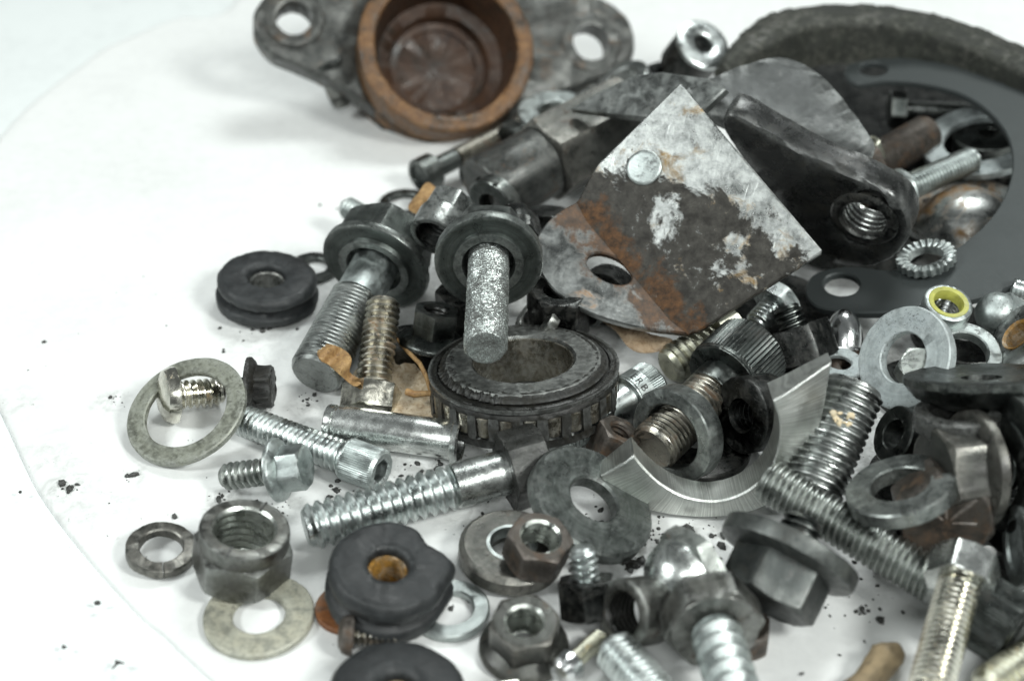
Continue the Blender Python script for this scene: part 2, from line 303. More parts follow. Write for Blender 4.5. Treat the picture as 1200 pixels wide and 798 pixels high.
def helix(bm, r, pitch, z0, z1, depth=None, seg=48, inner=False, taper=None, taper0=False):
    """helical thread from z0 up to z1; the far end is chamfered"""
    depth = depth or pitch * 0.5; L = z1 - z0
    fr = (0.0, 0.36, 0.56, 0.92); n = int(L / pitch) + 2; rows = []
    N = 4 * n
    def pt(i, j):
        t = i // 4 + fr[i % 4] - 1.0 + j / seg
        z = t * pitch; zc = max(0.0, min(L, z))
        rr = r - depth if i % 4 in (0, 3) else r
        if inner: rr = r + depth if i % 4 in (0, 3) else r
        else:
            rr = min(rr, r - depth * 1.15 + max(0.0, (L - zc)) * 0.9)
            if taper0: rr = min(rr, r - depth * 1.15 + max(0.0, zc) * 0.9)
        a = 2 * math.pi * j / seg
        return Vector((rr * math.cos(a), rr * math.sin(a), z0 + zc)), z
    vs = {}; zz = {}
    for i in range(N + 4):
        for j in range(seg):
            p, z = pt(i, j); vs[i, j] = bm.verts.new(p); zz[i, j] = z
    for i in range(N - 1):
        for j in range(seg):
            q = [(i, j), (i, j + 1), (i + 1, j + 1), (i + 1, j)] if j < seg - 1 else [(i, j), (i + 4, 0), (i + 5, 0), (i + 1, j)]
            zs = [zz[k] for k in q]
            if all(z <= 0 for z in zs) or all(z >= L for z in zs): continue
            f = [vs[k] for k in q]
            if inner: f.reverse()
            bm.faces.new(f)
    for v in [v for v in bm.verts if not v.link_faces]: bm.verts.remove(v)
    return r - depth * 1.15
def rough_up(bm, amp, freq, seed=0.0, fn=None):
    """uneven surface: pushes every vertex along its normal"""
    bm.normal_update()
    o = Vector((seed * 7.3, seed * 3.1, seed * 5.7))
    mv = []
    for v in bm.verts:
        d = noise.fractal(v.co * freq + o, 0.6, 2.0, 4) * amp
        if fn: d *= fn(v.co)
        mv.append(v.normal * d)
    for v, d in zip(bm.verts, mv): v.co += d
def tube(bm, pts, rads, seg=10, squash=1.0, caps=True):
    rows = []; n = len(pts)
    for i, p in enumerate(pts):
        t = (pts[min(i + 1, n - 1)] - pts[max(i - 1, 0)]).normalized()
        x = t.cross(Vector((0, 0, 1))); x = x.normalized() if x.length > 0.05 else Vector((1, 0, 0)); y = x.cross(t)
        r = rads[i] if isinstance(rads, (list, tuple)) else rads
        rows.append([p + x * (r * math.cos(2 * math.pi * j / seg)) + y * (r * squash * math.sin(2 * math.pi * j / seg)) for j in range(seg)])
    grid(bm, rows, True, caps, caps)
def offset_loop(lp, d):
    out = []; n = len(lp)
    for i in range(n):
        a, b, c = Vector(lp[i - 1]), Vector(lp[i]), Vector(lp[(i + 1) % n])
        e1 = (b - a).normalized(); e2 = (c - b).normalized()
        n1 = Vector((-e1.y, e1.x)); n2 = Vector((-e2.y, e2.x)); m = (n1 + n2)
        m = m / max(0.5, m.length_squared / 2) * 1.0
        out.append(b + m * d * 1.0)
    return out
def area2(lp): return sum(lp[i - 1][0] * lp[i][1] - lp[i][0] * lp[i - 1][1] for i in range(len(lp))) / 2
def slab(bm, outer, holes, t, bev=0.25, hgt=None):
    """plate: outline and holes in the xy plane, face at z=0, thickness t downward, softened edges"""
    hgt = hgt or (lambda x, y: 0.0)
    if area2(outer) < 0: outer = outer[::-1]
    holes = [h if area2(h) < 0 else h[::-1] for h in holes]
    loops = [outer] + holes
    def ringv(lp, d, z): return [bm.verts.new((p[0], p[1], z + hgt(p[0], p[1]))) for p in (offset_loop(lp, d) if d else lp)]
    top, bot = [], []
    for lp in loops:
        a = ringv(lp, bev, 0); b = ringv(lp, 0, -bev); c = ringv(lp, 0, -t + bev); d = ringv(lp, bev, -t)
        for u, v in ((a, b), (b, c), (c, d)):
            for i in range(len(lp)): bm.faces.new((u[i - 1], v[i - 1], v[i], u[i]))
        top.append(a); bot.append(d)
    for set_, flip in ((top, False), (bot, True)):
        ed = []
        for lp in set_:
            for i in range(len(lp)):
                e = bm.edges.get((lp[i - 1], lp[i])) or bm.edges.new((lp[i - 1], lp[i])); ed.append(e)
        g = bmesh.ops.triangle_fill(bm, use_beauty=True, use_dissolve=False, edges=ed)
        fs = [f for f in g['geom'] if isinstance(f, bmesh.types.BMFace)]
        bm.normal_update()
        for f in fs:
            if (f.normal.z < 0) != flip: f.normal_flip()
def smooth_loop(pts, per=6):
    """closed Catmull-Rom through 2D points; a point given twice stays a corner"""
    out = []; n = len(pts)
    for i in range(n):
        p0, p1, p2, p3 = [Vector(pts[(i + k) % n]) for k in (-1, 0, 1, 2)]
        if (p2 - p1).length < 1e-6: continue
        for k in range(per):
            t = k / per
            out.append(0.5 * ((2 * p1) + (p2 - p0) * t + (2 * p0 - 5 * p1 + 4 * p2 - p3) * t * t + (3 * p1 - p0 - 3 * p2 + p3) * t ** 3))
    return out
def circle(cx, cy, rx, ry=None, n=28, rot=0.0):
    ry = ry or rx; c, s = math.cos(rot), math.sin(rot)
    return [Vector((cx + rx * math.cos(a) * c - ry * math.sin(a) * s, cy + rx * math.cos(a) * s + ry * math.sin(a) * c)) for a in [2 * math.pi * i / n for i in range(n)]]

# ------------------------------------------------------------------ things
def mesh_obj(name, bm, mat, sharp=35):
    bmesh.ops.recalc_face_normals(bm, faces=bm.faces[:]) if bm.faces else None
    for v in bm.verts: v.co *= MM
    me = bpy.data.meshes.new(name); bm.to_mesh(me); bm.free()
    me.shade_smooth(); me.set_sharp_from_angle(angle=R(sharp))
    me.materials.append(M[mat] if isinstance(mat, str) else mat)
    o = bpy.data.objects.new(name, me); COL.objects.link(o); return o
class Thing:
    def __init__(s, name, label, cat, group=None):
        s.name, s.label, s.cat, s.group, s.parts = name, label, cat, group, []
    def part(s, name, bm, mat, sharp=35, parent=None, label=None):
        o = mesh_obj(name, bm, mat, sharp); s.parts.append((o, parent))
        if label: o['label'] = label
        return o
    def lowest(s, rot):
        return min((rot @ v.co).z for o, _ in s.parts for v in o.data.vertices) / MM
    def put(s, loc, rot):
        if len(s.parts) == 1: root = s.parts[0][0]; root.name = s.name; root.data.name = s.name
        else:
            root = bpy.data.objects.new(s.name, None); root.empty_display_size = 0.004; COL.objects.link(root)
            for o, p in s.parts: o.parent = p or root
        root.matrix_world = Matrix.Translation(loc * MM) @ rot.to_4x4()
        root['label'] = s.label; root['category'] = s.cat
        if s.group: root['group'] = s.group
        s.root = root; return root
    def rest(s, px, py, rot, base=0.0):
        """lowest point at height base, origin seen at px,py"""
        z = base - s.lowest(rot); s.put(P(px, py, z), rot); return z
UP = Vector((0, 0, 1))
def orient(px, py, ell=None, turn=0.0):
    n = facing(px, py, *ell) if ell else UP
    return frame(n, Vector((0, 1, 0)) if not ell else None) @ Matrix.Rotation(R(turn), 3, 'Z')
def ground_k(px, py, z=0.0): return K(P(px, py, z))

THICK = {}
def washer(name, label, px, py, rp, hp, t, mat, ell=None, base=0.0, z=None, turn=0, group='loose washers', ch=0.25, dent=0.12, dish=0.0, cat='washer', seg=72, off=0.0, step=None):
    k = ground_k(px, py, (z or base) + t); ro, ri = rp * k, hp * k; c = min(ch, t * 0.4)
    bm = bmesh.new(); m = (ro + ri) / 2
    prof = [(ri, -t + c), (ri, -c), (ri + c, 0)]
    if step: prof += [(ri + (ro - ri) * step[0], 0.0), (ri + (ro - ri) * step[0] + 0.15, -step[1]), ]; 
    else: prof += [(m, dish * 0.5)]
    prof += [(ro - c * 1.2, (-step[1]) if step else 0), (ro, -c * 1.2), (ro, -t + c * 0.8), (ro - c * 0.8, -t), (m, -t), (ri + c, -t)]
    prof = [(r, z_ + dish * (ro - r) / (ro - ri)) for r, z_ in prof]
    loop_spin(bm, prof, seg)
    if off:
        for v in bm.verts:
            if v.co.xy.length < m: v.co.x *= 1 + off
    rough_up(bm, dent * 0.5, 0.16, px * 0.13 + py * 0.07); rough_up(bm, 0.045, 1.3, px)
    T = Thing(name, label, cat, group); T.part(name, bm, mat, 40)
    rot = orient(px, py, ell, turn)
    if z is None: T.rest(px, py, rot, base)
    else: T.put(P(px, py, z), rot)
    THICK[label] = T.root
    return T
def spring_washer(label, px, py, rp, hp, t, mat, ell=None, base=0.0, z=None, turn=0.0, lift=0.6, gap=4, name='spring_washer', dent=0.1):
    k = ground_k(px, py, (z or base) + t); ro, ri = rp * k, hp * k; c = 0.3
    bm = bmesh.new()
    prof = [(ri, -t + c), (ri, -c), (ri + c, 0), (ro - c, -0.15), (ro, -c * 1.5), (ro, -t + c), (ro - c, -t), (ri + c, -t)]
    loop_spin(bm, prof, 64, R(gap / 2), R(360 - gap / 2), lift)
    rough_up(bm, dent * 0.6, 0.25, px * 0.11); rough_up(bm, 0.05, 1.3, px)
    T = Thing(name, label, 'washer', 'spring lock washers'); T.part(name, bm, mat, 40)
    rot = orient(px, py, ell, turn)
    if z is None: T.rest(px, py, rot, base)
    else: T.put(P(px, py, z), rot)
    return T
def nut(name, label, px, py, rp, hp, h, mat, tmat='steel', ell=None, base=0.0, z=None, turn=0.0, flange=0.0, collar=None, group='loose nuts', insert=None, dent=0.1, pitch=1.2, cat='nut'):
    """hex nut; rp is the corner radius in photo pixels; origin on the top face"""
    k = ground_k(px, py, (z or base) + h); ap = rp * k * 0.87; ri = hp * k
    bm = bmesh.new(); hh = h; z0 = 0.0
    if collar:
        hc, rc = collar[0], collar[1] * k
        spin(bm, [(ri + 0.5, 0), (rc - 0.5, 0), (rc - 0.1, -0.25), (rc, -0.7), (rc, -hc), (rc - 0.1, -hc - 0.4)], 60); z0 = -hc
    hex_body(bm, ap, z0, -h, seg=72, hole=ri + (0.5 if not collar else 0.8))
    if flange: 
        f = flange * k
        spin(bm, [(ap * 0.95, -h + 3.2), (f * 0.9, -h + 1.9), (f - 0.2, -h + 1.3), (f, -h + 0.9), (f, -h + 0.2), (f - 0.3, -h), (ri + 0.4, -h)], 64)
    rough_up(bm, dent * 0.45, 0.2, px * 0.17); rough_up(bm, 0.05, 1.1, px)
    T = Thing(name, label, cat, group); b = T.part('body', bm, mat, 32)
    bm = bmesh.new()
    spin(bm, [(ri + 0.52, -0.02), (ri, -0.5)], 40); helix(bm, ri - 0.0, pitch, -h + 0.3, -0.45, inner=True, depth=0.45)
    T.part('thread', bm, tmat, 50)
    if insert:
        bm = bmesh.new(); r2 = (ap * 0.86)
        spin(bm, [(ri * 0.92, -2.6), (ri * 0.92, -0.3), (ri * 1.0, 0.05), (ri * 1.3, 0.12), (ri * 1.34, -0.5)], 48); T.part('insert', bm, insert, 40)
    rot = orient(px, py, ell, turn)
    if z is None: T.rest(px, py, rot, base)
    else: T.put(P(px, py, z), rot)
    return T
def knurl(n, d): return lambda a: d * (0.5 + 0.5 * math.sin(a * n))
def bolt_parts(T, L, r, pitch, head, tmat, hmat, smat=None, plain=0.0, k=0.206, tipc=None, dent=0.08, depth=None, roundtip=False, thread_rough=0.0, neck=None):
    """local: underside of the head at z=0, tip at z=L, head below"""
    kind = head.get('kind', 'hex')
    bm = bmesh.new(); zp = L * plain
    if plain > 0:
        b2 = bmesh.new(); rs = (neck or 1.0) * r
        spin(b2, [(rs, -0.3), (rs, zp - 0.5), (r - (depth or pitch * .5), zp + 0.1)], 48); rough_up(b2, 0.04, 0.5, L)
        T.part('shank', b2, smat or tmat)
    rt = helix(bm, r, pitch, zp, L - 0.3, depth=depth)
    if roundtip: spin(bm, [(rt, L - 0.32), (rt * 0.96, L), (rt * 0.75, L + 0.5), (rt * 0.4, L + 0.85), (0.05, L + 0.95)], 40, cap1=True)
    else: spin(bm, [(rt, L - 0.32), (rt - 0.25, L - 0.05), (rt * 0.8, L - 0.02), (rt * 0.6, L - 0.12), (0.05, L - 0.16)], 40, cap1=True)
    if thread_rough: rough_up(bm, thread_rough, 0.9, L)
    T.part('threaded_shank', bm, tmat, 24)
    if kind == 'none': return
    bm = bmesh.new(); h = head['h'] * k; hr = head['r'] * k
    if kind in ('hex', 'flange'):
        hex_body(bm, hr * 0.87, 0.0 if kind == 'hex' else -0.6, -h, ch0=False, ch1=True)
        if head.get('dish'): spin(bm, [(hr * 0.62, -h - 0.02), (hr * 0.55, -h + 0.5), (0.05, -h + 0.6)], 40)
        if kind == 'flange':
            f = head['f'] * k; t = head.get('ft', 5) * k
            spin(bm, [(r * 0.9, 0), (f * 0.8, 0.02), (f - 0.25, -0.05), (f, -0.3), (f, -t * 0.75), (f - 0.2, -t), (hr * 0.98, -t - 0.9), (hr * 0.8, -t - 1.0)], 72)
        if head.get('wface'): spin(bm, [(r * 0.9, 0.45), (hr * 0.86, 0.45), (hr * 0.87, 0.3), (hr * 0.87, -0.3)], 56)
    elif kind == 'socket':
        kn = knurl(head.get('n', 44), head.get('kd', 0.22)); ks = head.get('ks', 0.0)
        s = hexr(hr * 0.5); rows = [(r * 0.8, 0), (hr - 0.7, 0), (hr - 0.25, -0.12), (hr - 0.22, -0.5)]
        if ks: rows += [(hr - 0.05, -0.6), (hr - 0.05, -h * ks)]
        rows += [lambda a: (hr - 0.22 + kn(a), -max(0.7, h * ks + 0.15)), lambda a: (hr - 0.22 + kn(a), -h * 0.65), lambda a: (hr - 0.22 + kn(a), -h + 0.8), (hr - 0.35, -h + 0.5), (hr - 0.8, -h),
                 lambda a: (s(a) + 0.3, -h), lambda a: (s(a), -h + 0.3), lambda a: (s(a), -h * 0.4), (0.05, -h * 0.35)]
        spin(bm, rows, head.get('n', 44) * 4, cap1=True)
    elif kind == 'pan':
        spin(bm, [(r * 0.8, 0), (hr * 0.94, 0.0), (hr, -0.25), (hr * 0.98, -h * 0.3), (hr * 0.86, -h * 0.7), (hr * 0.55, -h * 0.95), (0.05, -h)], 48, cap1=True)
    elif kind == 'cup':                                         # plain turned head with a recess in its end
        spin(bm, [(r * 0.8, 0), (hr - 0.2, 0), (hr, -0.25), (hr, -h + 0.3), (hr - 0.3, -h), (hr * 0.72, -h), (hr * 0.66, -h + 0.6), (0.05, -h + 0.9)], 48, cap1=True)
    rough_up(bm, head.get('rough', dent) * 0.5, head.get('rf', 0.5) * 0.6, L * 1.7); rough_up(bm, 0.05 + 0.2 * head.get('rough', 0.0), 1.1, L)
    o = T.part('head', bm, hmat, 30)
    return o
def bolt(label, a, b, dp, pitch, head, tmat, hmat, name='hex_bolt', cat='bolt', group='loose bolts', spin_deg=0.0, **kw):
    """a = (px, py, z) underside of the head, b = (px, py, z) tip; dp thread diameter in photo pixels"""
    A, B = P(*a), P(*b); k = K((A + B) / 2); L = (B - A).length
    T = Thing(name, label, cat, group)
    T.head = bolt_parts(T, L, dp * k / 2, pitch, head, tmat, hmat, k=K(A), **kw)
    T.L = L; T.k = k
    T.rot = frame(B - A) @ Matrix.Rotation(R(spin_deg), 3, 'Z')
    T.A = A; T.put(A, T.rot); T_LAST.append(T); return T
T_LAST = []

class Plane:
    def __init__(s, a, b, c):
        A, B, C = P(*a), P(*b), P(*c); s.n = (B - A).cross(C - A).normalized()
        if s.n.dot(CAMPOS - A) < 0: s.n = -s.n
        s.o = A; s.m = frame(s.n)
    def hit(s, px, py):
        d = ray(px, py); return CAMPOS + d * ((s.o - CAMPOS).dot(s.n) / d.dot(s.n))
    def uv(s, px, py): return (s.m.transposed() @ (s.hit(px, py) - s.o)).xy
    def loop(s, pts): return [s.uv(*p) for p in pts]
    def ell(s, cx, cy, rx, ry, rot=0, n=32):
        """hole given by its outline in the photo"""
        return [s.uv(cx + rx * math.cos(a) * math.cos(rot) + ry * math.sin(a) * math.sin(rot), cy + rx * math.cos(a) * math.sin(rot) - ry * math.sin(a) * math.cos(rot)) for a in [2 * math.pi * i / n for i in range(n)]]
def grown(bm, cuts):
    bmesh.ops.subdivide_edges(bm, edges=[e for e in bm.edges if e.calc_length() > 3.0], cuts=cuts, use_grid_fill=True)

# ================================================================== THE SETTING
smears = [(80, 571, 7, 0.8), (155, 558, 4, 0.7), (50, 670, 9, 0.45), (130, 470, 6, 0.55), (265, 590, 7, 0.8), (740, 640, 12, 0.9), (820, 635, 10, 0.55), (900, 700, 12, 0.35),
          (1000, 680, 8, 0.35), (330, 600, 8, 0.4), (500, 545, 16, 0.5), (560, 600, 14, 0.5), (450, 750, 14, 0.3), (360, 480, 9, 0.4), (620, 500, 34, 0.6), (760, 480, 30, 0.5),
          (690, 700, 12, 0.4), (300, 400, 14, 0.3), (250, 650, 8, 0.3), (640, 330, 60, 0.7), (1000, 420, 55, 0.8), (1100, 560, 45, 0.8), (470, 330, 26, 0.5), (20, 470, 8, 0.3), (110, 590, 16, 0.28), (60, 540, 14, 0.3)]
M['board'] = board_mat('white_board', (0.70, 0.71, 0.70), smears)
M['sheet'] = board_mat('white_sheet', (0.67, 0.70, 0.695), None)
rim = [P(x, y, 0).xy for x, y in ((270, 4), (210, 18), (170, 33), (120, 55), (90, 77), (62, 97), (25, 128), (-8, 167), (-40, 230), (-52, 300), (-45, 370), (-22, 430), (10, 500), (44, 571), (94, 639), (157, 710), (192, 740), (240, 785), (330, 860), (480, 960), (700, 1050))]
rim += [Vector(p) for p in ((120, -95), (210, -50), (270, 40), (290, 150), (240, 260), (130, 330), (10, 345), (-90, 300))]
bm = bmesh.new(); lp = smooth_loop(rim, 8)
if area2(lp) < 0: lp = lp[::-1]
rows = []
for d, z in ((5.0, 0.0), (3.2, -0.05), (1.8, -0.25), (0.7, -0.7), (0.2, -1.2), (0.0, -1.8)):
    rows.append([Vector((p.x, p.y, z)) for p in (offset_loop(lp, d) if d else lp)])
vs = grid(bm, rows); bm.faces.new(vs[0])
o = mesh_obj('board', bm, 'board', 40); o['kind'] = 'structure'
bm = bmesh.new()
for x, y in ((-1600, -900), (1600, -900), (1600, 3000), (-1600, 3000)): bm.verts.new((x, y, -1.8))
bm.faces.new(bm.verts[:]); o = mesh_obj('table', bm, 'sheet'); o['kind'] = 'structure'

# ================================================================== LOOSE PIECES ON THE LEFT
washer('flat_washer', 'large olive grey flat washer propped up round a small screw', 217, 479, 72, 50, 1.7, 'olive', (0.74, 127), base=0.6)
bolt('small silver pan head screw lying inside the large olive washer', (206, 463, 6.0), (262, 459, 3.6), 34, 1.5, dict(kind='pan', r=34, h=20), 'stainless', 'stainless', name='pan_screw', cat='screw', group='loose screws')
bolt('black grit caked flange bolt stub right of the large olive washer', (290, 453, 6.4), (266, 453, 6.4), 22, 1.5, dict(kind='flange', r=26, h=30, f=35, ft=6, rough=0.5, rf=0.8), 'grit', 'grit')
bolt('long zinc socket cap screw with its open socket facing right', (406, 537, 4.6), (281, 491, 3.8), 39, 1.35, dict(kind='socket', r=26, h=50, n=60, kd=0.14, ks=0.1), 'zinc', 'zinc_dull', name='socket_screw')
bolt('short flange bolt lying left with pale hex head, below the zinc cap screw', (322, 551, 6.6), (260, 559, 3.4), 33, 1.45, dict(kind='flange', r=28, h=40, f=38, ft=7, rough=0.15), 'dirty_zinc', 'zinc_dull', spin_deg=12)
spring_washer('small black split lock washer at the left edge of the pile', 189, 639, 41, 25, 2.4, 'dark_rust', (0.72, 92), turn=-75, lift=0.2, gap=2, dent=0.25)
washer('flat_washer', 'cream stained flat washer under the grey lock nut', 303, 718, 65, 31, 1.6, 'cream')
nut('lock_nut', 'grey slotted lock nut with a round collar, leaning on the cream washer', 287, 618, 60, 35, 11.5, 'steel_brown', 'thread_clean', (0.66, 86), base=0.6, collar=(3.4, 53), pitch=1.7, dent=0.1, turn=-6)
# slots of the lock nut
lockn = bpy.data.objects['lock_nut']
for a in (75, 262):
    bm = bmesh.new(); k = ground_k(287, 618, 10)
    bmesh.ops.create_cube(bm, size=1); bmesh.ops.scale(bm, vec=(16 * k, 0.42, 1.9), verts=bm.verts); bmesh.ops.translate(bm, vec=(44 * k, 0, -0.80), verts=bm.verts)
    bmesh.ops.rotate(bm, cent=(0, 0, 0), matrix=Matrix.Rotation(R(a), 3, 'Z'), verts=bm.verts)
    s = mesh_obj('slot', bm, 'grit'); s.parent = lockn

def grommet(label, px, py, R0, hole, h, ell, base, flat=None, plug='rust_plug', turn=0, seed=1, groove=True, amp=0.55, dome=0.0, sleeve=0.86):
    k = ground_k(px, py, base + h); r = R0 * k; ri = hole * k
    bm = bmesh.new()
    f1 = 0.97
    prof = [(ri, -h), (ri * 1.02, -h * 0.5), (ri, -0.8), (ri + 0.5, -0.1), (ri + 1.5, 0.12 + dome), (r * 0.7, 0.1 + dome * 0.7), (r * 0.9, -0.1), (r - 0.7, -0.6), (r - 0.1, -1.4), (r, -2.0)]
    if groove: prof += [(r - 0.2, -h * 0.40), (r - 1.0, -h * 0.46), (r - 1.7, -h * 0.5), (r - 1.6, -h * 0.58), (r - 0.3, -h * 0.66), (r * 1.02, -h * 0.72)]
    prof += [(r * 1.02, -h + 0.9), (r, -h + 0.2), (r - 0.6, -h), (r * 0.6, -h)]
    # densify rings so that the unevenness reads
    loop_spin(bm, prof, 96)
    bmesh.ops.subdivide_edges(bm, edges=[e for e in bm.edges if e.calc_length() > 2.2], cuts=2, use_grid_fill=True)
    rough_up(bm, amp * 0.8, 0.075, seed); rough_up(bm, amp * 0.2, 0.6, seed + 3); rough_up(bm, 0.06, 2.0, seed + 5)
    if flat:
        for v in bm.verts: flat(v, r)
    T = Thing('rubber_grommet', label, 'grommet', 'black rubber grommets'); T.part('rubber', bm, 'rubber', 50)
    bm = bmesh.new(); loop_spin(bm, [(ri * sleeve, -h * 0.96), (ri * sleeve, -2.2), (ri * 0.93, -1.9), (ri * 1.05, -2.1), (ri * 1.05, -h * 0.96)], 40)
    rough_up(bm, 0.12, 0.8, seed); T.part('sleeve', bm, plug, 40)
    T.rest(px, py, orient(px, py, ell, turn), base)
grommet('grooved black rubber grommet standing alone at the upper left', 313, 322, 58, 21, 7.6, (0.55, 90), 0.0, plug='steel_brown', seed=2)
washer('flat_washer', 'thin grey washer half hidden behind the upper left grommet', 367, 311, 30, 17, 1.6, 'dark', base=0)

# big bolts at the upper left of the heap
bolt('biggest dark threaded bolt with pale shank slanting down left', (443, 306, 14.5), (369, 440, 6.6), 63, 1.15, dict(kind='hex', r=60, h=44, rough=0.2), 'steel', 'greygreen', smat='zinc_dull', plain=0.36, neck=0.9, spin_deg=20, depth=0.5)
def on_axis(px, py, z, bolt_a, bolt_b): return (P(*bolt_b) - P(*bolt_a)).normalized()
def collar(name, label, a, b, t0, Rp, hp, t, mat, prof=None, cat='washer', group='loose washers'):
    """washer threaded on a bolt: a, b are the bolt's ends; t0 mm along from a"""
    A, B = P(*a), P(*b); n = (B - A).normalized(); c = A + n * t0; k = K(c); ro, ri = Rp * k, hp * k
    bm = bmesh.new(); pr = prof(ro, ri, t) if prof else [(ri, -t + .2), (ri, -.2), (ri + .2, 0), (ro - .3, 0), (ro, -.3), (ro, -t + .3), (ro - .3, -t), (ri + .2, -t)]
    loop_spin(bm, pr, 80); rough_up(bm, 0.06, 0.2, Rp); rough_up(bm, 0.04, 1.2, Rp)
    T = Thing(name, label, cat, group); T.part(name, bm, mat, 40); T.put(c, frame(n)); return T
cone = lambda ro, ri, t: [(ri, -t), (ri, -0.2), (ri + 0.3, 0.5), (ri + (ro - ri) * 0.33, 0.5), (ri + (ro - ri) * 0.38, -0.5), (ri + (ro - ri) * 0.7, -0.7), (ro - 0.9, -0.3), (ro - 0.2, -0.4), (ro, -0.8), (ro, -t + 0.4), (ro - 0.4, -t)]
collar('dished_washer', 'dark dished washer on the biggest threaded bolt', (443, 306, 14.5), (369, 440, 6.6), 2.6, 66, 33, 2.4, 'greygreen', cone)
bolt('crusty zinc bolt resting its blunt tip on the bearing', (573, 300, 27.0), (569, 408, 27.2), 50, 1.0, dict(kind='hex', r=50, h=44), 'zinc_crust', 'dark', depth=0.4, thread_rough=0.16, dent=0.2)
collar('dished_washer', 'wide grey green washer on the crusty zinc bolt above the bearing', (573, 300, 27.0), (569, 408, 27.2), 3.4, 64, 30, 3.2, 'greygreen', cone)
bolt('rusty brown threaded bolt standing head down in the dry leaf', (437, 455, 5.8), (450, 352, 17.0), 42, 1.5, dict(kind='hex', r=37, h=32, rough=0.12), 'gold_thread', 'stainless', spin_deg=22)

# pin
A, B = P(383, 495, 4.9), P(533, 516, 4.9); k = K((A + B) / 2); L = (B - A).length; r = 23 * k
T = Thing('clevis_pin', 'polished silver pin with a flanged hollow end lying before the bearing', 'pin')
bm = bmesh.new(); spin(bm, [(r * 0.7, 0), (r * 0.92, 0.05), (r * 0.97, 0.4), (r * 0.97, 1.7), (r * 0.86, 1.9), (r * 0.86, 2.5), (r, 2.7), (r, L * 0.3), (r, L * 0.6), (r, L - 0.4), (r * 0.96, L)], 64, cap0=True); T.part('shaft', bm, 'polished')
bm = bmesh.new(); q = 30 * k; spin(bm, [(r * 0.9, L - 0.1), (q - 0.2, L - 0.1), (q, L + 0.1), (q, L + 1.2), (q - 0.3, L + 1.5), (q * 0.84, L + 1.5), (q * 0.78, L + 1.2), (q * 0.72, L - 1.5), (0.05, L - 3)], 64, cap1=True); T.part('flange', bm, 'polished')
T.put(A, frame(B - A))

bolt('thick silver bolt with a black oily hex head in front of the pin', (592, 553, 7.2), (357, 619, 5.5), 55, 2.15, dict(kind='hex', r=49, h=48, rough=0.35, rf=0.5), 'zinc', 'oily_black', smat='bright_speck', plain=0.27, depth=1.0, spin_deg=10)

# tapered bearing
def bearing(px, py):
    T = Thing('roller_bearing', 'black greasy tapered roller bearing lying flat in the middle', 'bearing')
    k = ground_k(px, py, 13); r = 110 * k; h = 11.5
    bm = bmesh.new(); ro, ri = 92 * k, 57 * k
    loop_spin(bm, [(ri + 0.3, -h), (ri + 0.3, -0.9), (ri + 0.9, 0), (ro - 3, 0.0), (ro - 0.5, 0), (ro, -0.5), (ro, -2.2), (ro * 0.97, -3), (ro * 0.98, -h + 2), (ro * 1.06, -h)], 96)
    rough_up(bm, 0.15, 0.6, 3, lambda p: 1.0 if p.z > -1.2 else 0.2); T.part('inner_ring', bm, 'dusty', 40)
    bm = bmesh.new(); loop_spin(bm, [(ri, -h + 0.1), (ri, -0.7), (ri + 0.35, -0.55), (ri + 0.35, -h + 0.1)], 72); T.part('bore', bm, 'oil_brown', 40)
    bm = bmesh.new(); n = 25
    spin(bm, [(ro + 0.2, -2.6), (ro + 0.9, -1.3), (r - 3.0, -1.9), (r - 0.9, -2.6), (r - 0.2, -3.4), (r, -4.2)], 156)
    spin(bm, [(r + 0.25, -h + 2.3), (r + 0.3, -h + 0.6), (r - 0.4, -h), (r - 3, -h)], 156)
    for i in range(n):                                          # bars of the cage between the rollers
        a0 = 2 * math.pi * (i + 0.29) / n; a1 = 2 * math.pi * (i + 0.71) / n
        rows = []
        for z, rr in ((-4.0, r), (-6, r + 0.1), (-8.5, r + 0.2), (-h + 2.0, r + 0.25)):
            rows.append([Vector((q * math.cos(a), q * math.sin(a), z)) for a, q in ((a0, rr - 1.4), (a0, rr), ((a0 + a1) / 2, rr + 0.06), (a1, rr), (a1, rr - 1.4))])
        grid(bm, rows, False)
    rough_up(bm, 0.3, 0.8, 5); T.part('cage', bm, 'grit', 40)
    rm = None
    for i in range(n):
        if rm is None:
            bm = bmesh.new(); spin(bm, [(1.6, 0), (2.0, 0.3), (2.15, h - 6.9), (1.8, h - 6.6)], 20, True, True)
            o = T.part('roller', bm, 'oil_brown', 35); rm = o
        else:
            o = rm.copy(); COL.objects.link(o); T.parts.append((o, None))
        a = 2 * math.pi * i / n
        o.location = Vector(((r - 1.95) * math.cos(a), (r - 1.95) * math.sin(a), -h + 2.4)) * MM
    bm = bmesh.new()                                            # grease and grit packed on the shoulder
    rows = []
    for q, z in ((ro - 2.2, -0.15), (ro - 1.0, 0.05), (ro + 0.2, -0.35), (ro + 1.2, -1.3), (r - 2.6, -1.9)):
        rows.append([Vector((q * math.cos(a), q * math.sin(a), z)) for a in [2 * math.pi * j / 220 for j in range(220)]])
    grid(bm, rows); bmesh.ops.subdivide_edges(bm, edges=bm.edges[:], cuts=1, use_grid_fill=True)
    rough_up(bm, 0.42, 1.1, 9, lambda p: 1.0 if p.x < -4 else 0.15); T.part('grease', bm, 'grit', 60)
    bm = bmesh.new(); loop_spin(bm, [(r - 1.9, -2.3), (r - 1.7, -1.7), (r - 0.8, -1.75), (r + 0.15, -2.6), (r + 0.25, -1.8), (r - 0.6, -1.8)], 120); rough_up(bm, 0.1, 0.8, 2); T.part('cage_rim', bm, 'oily', 40)
    rot = orient(px, py, (0.45, 93))
    T.rest(px, py, rot, 0.0)
bearing(613, 420)

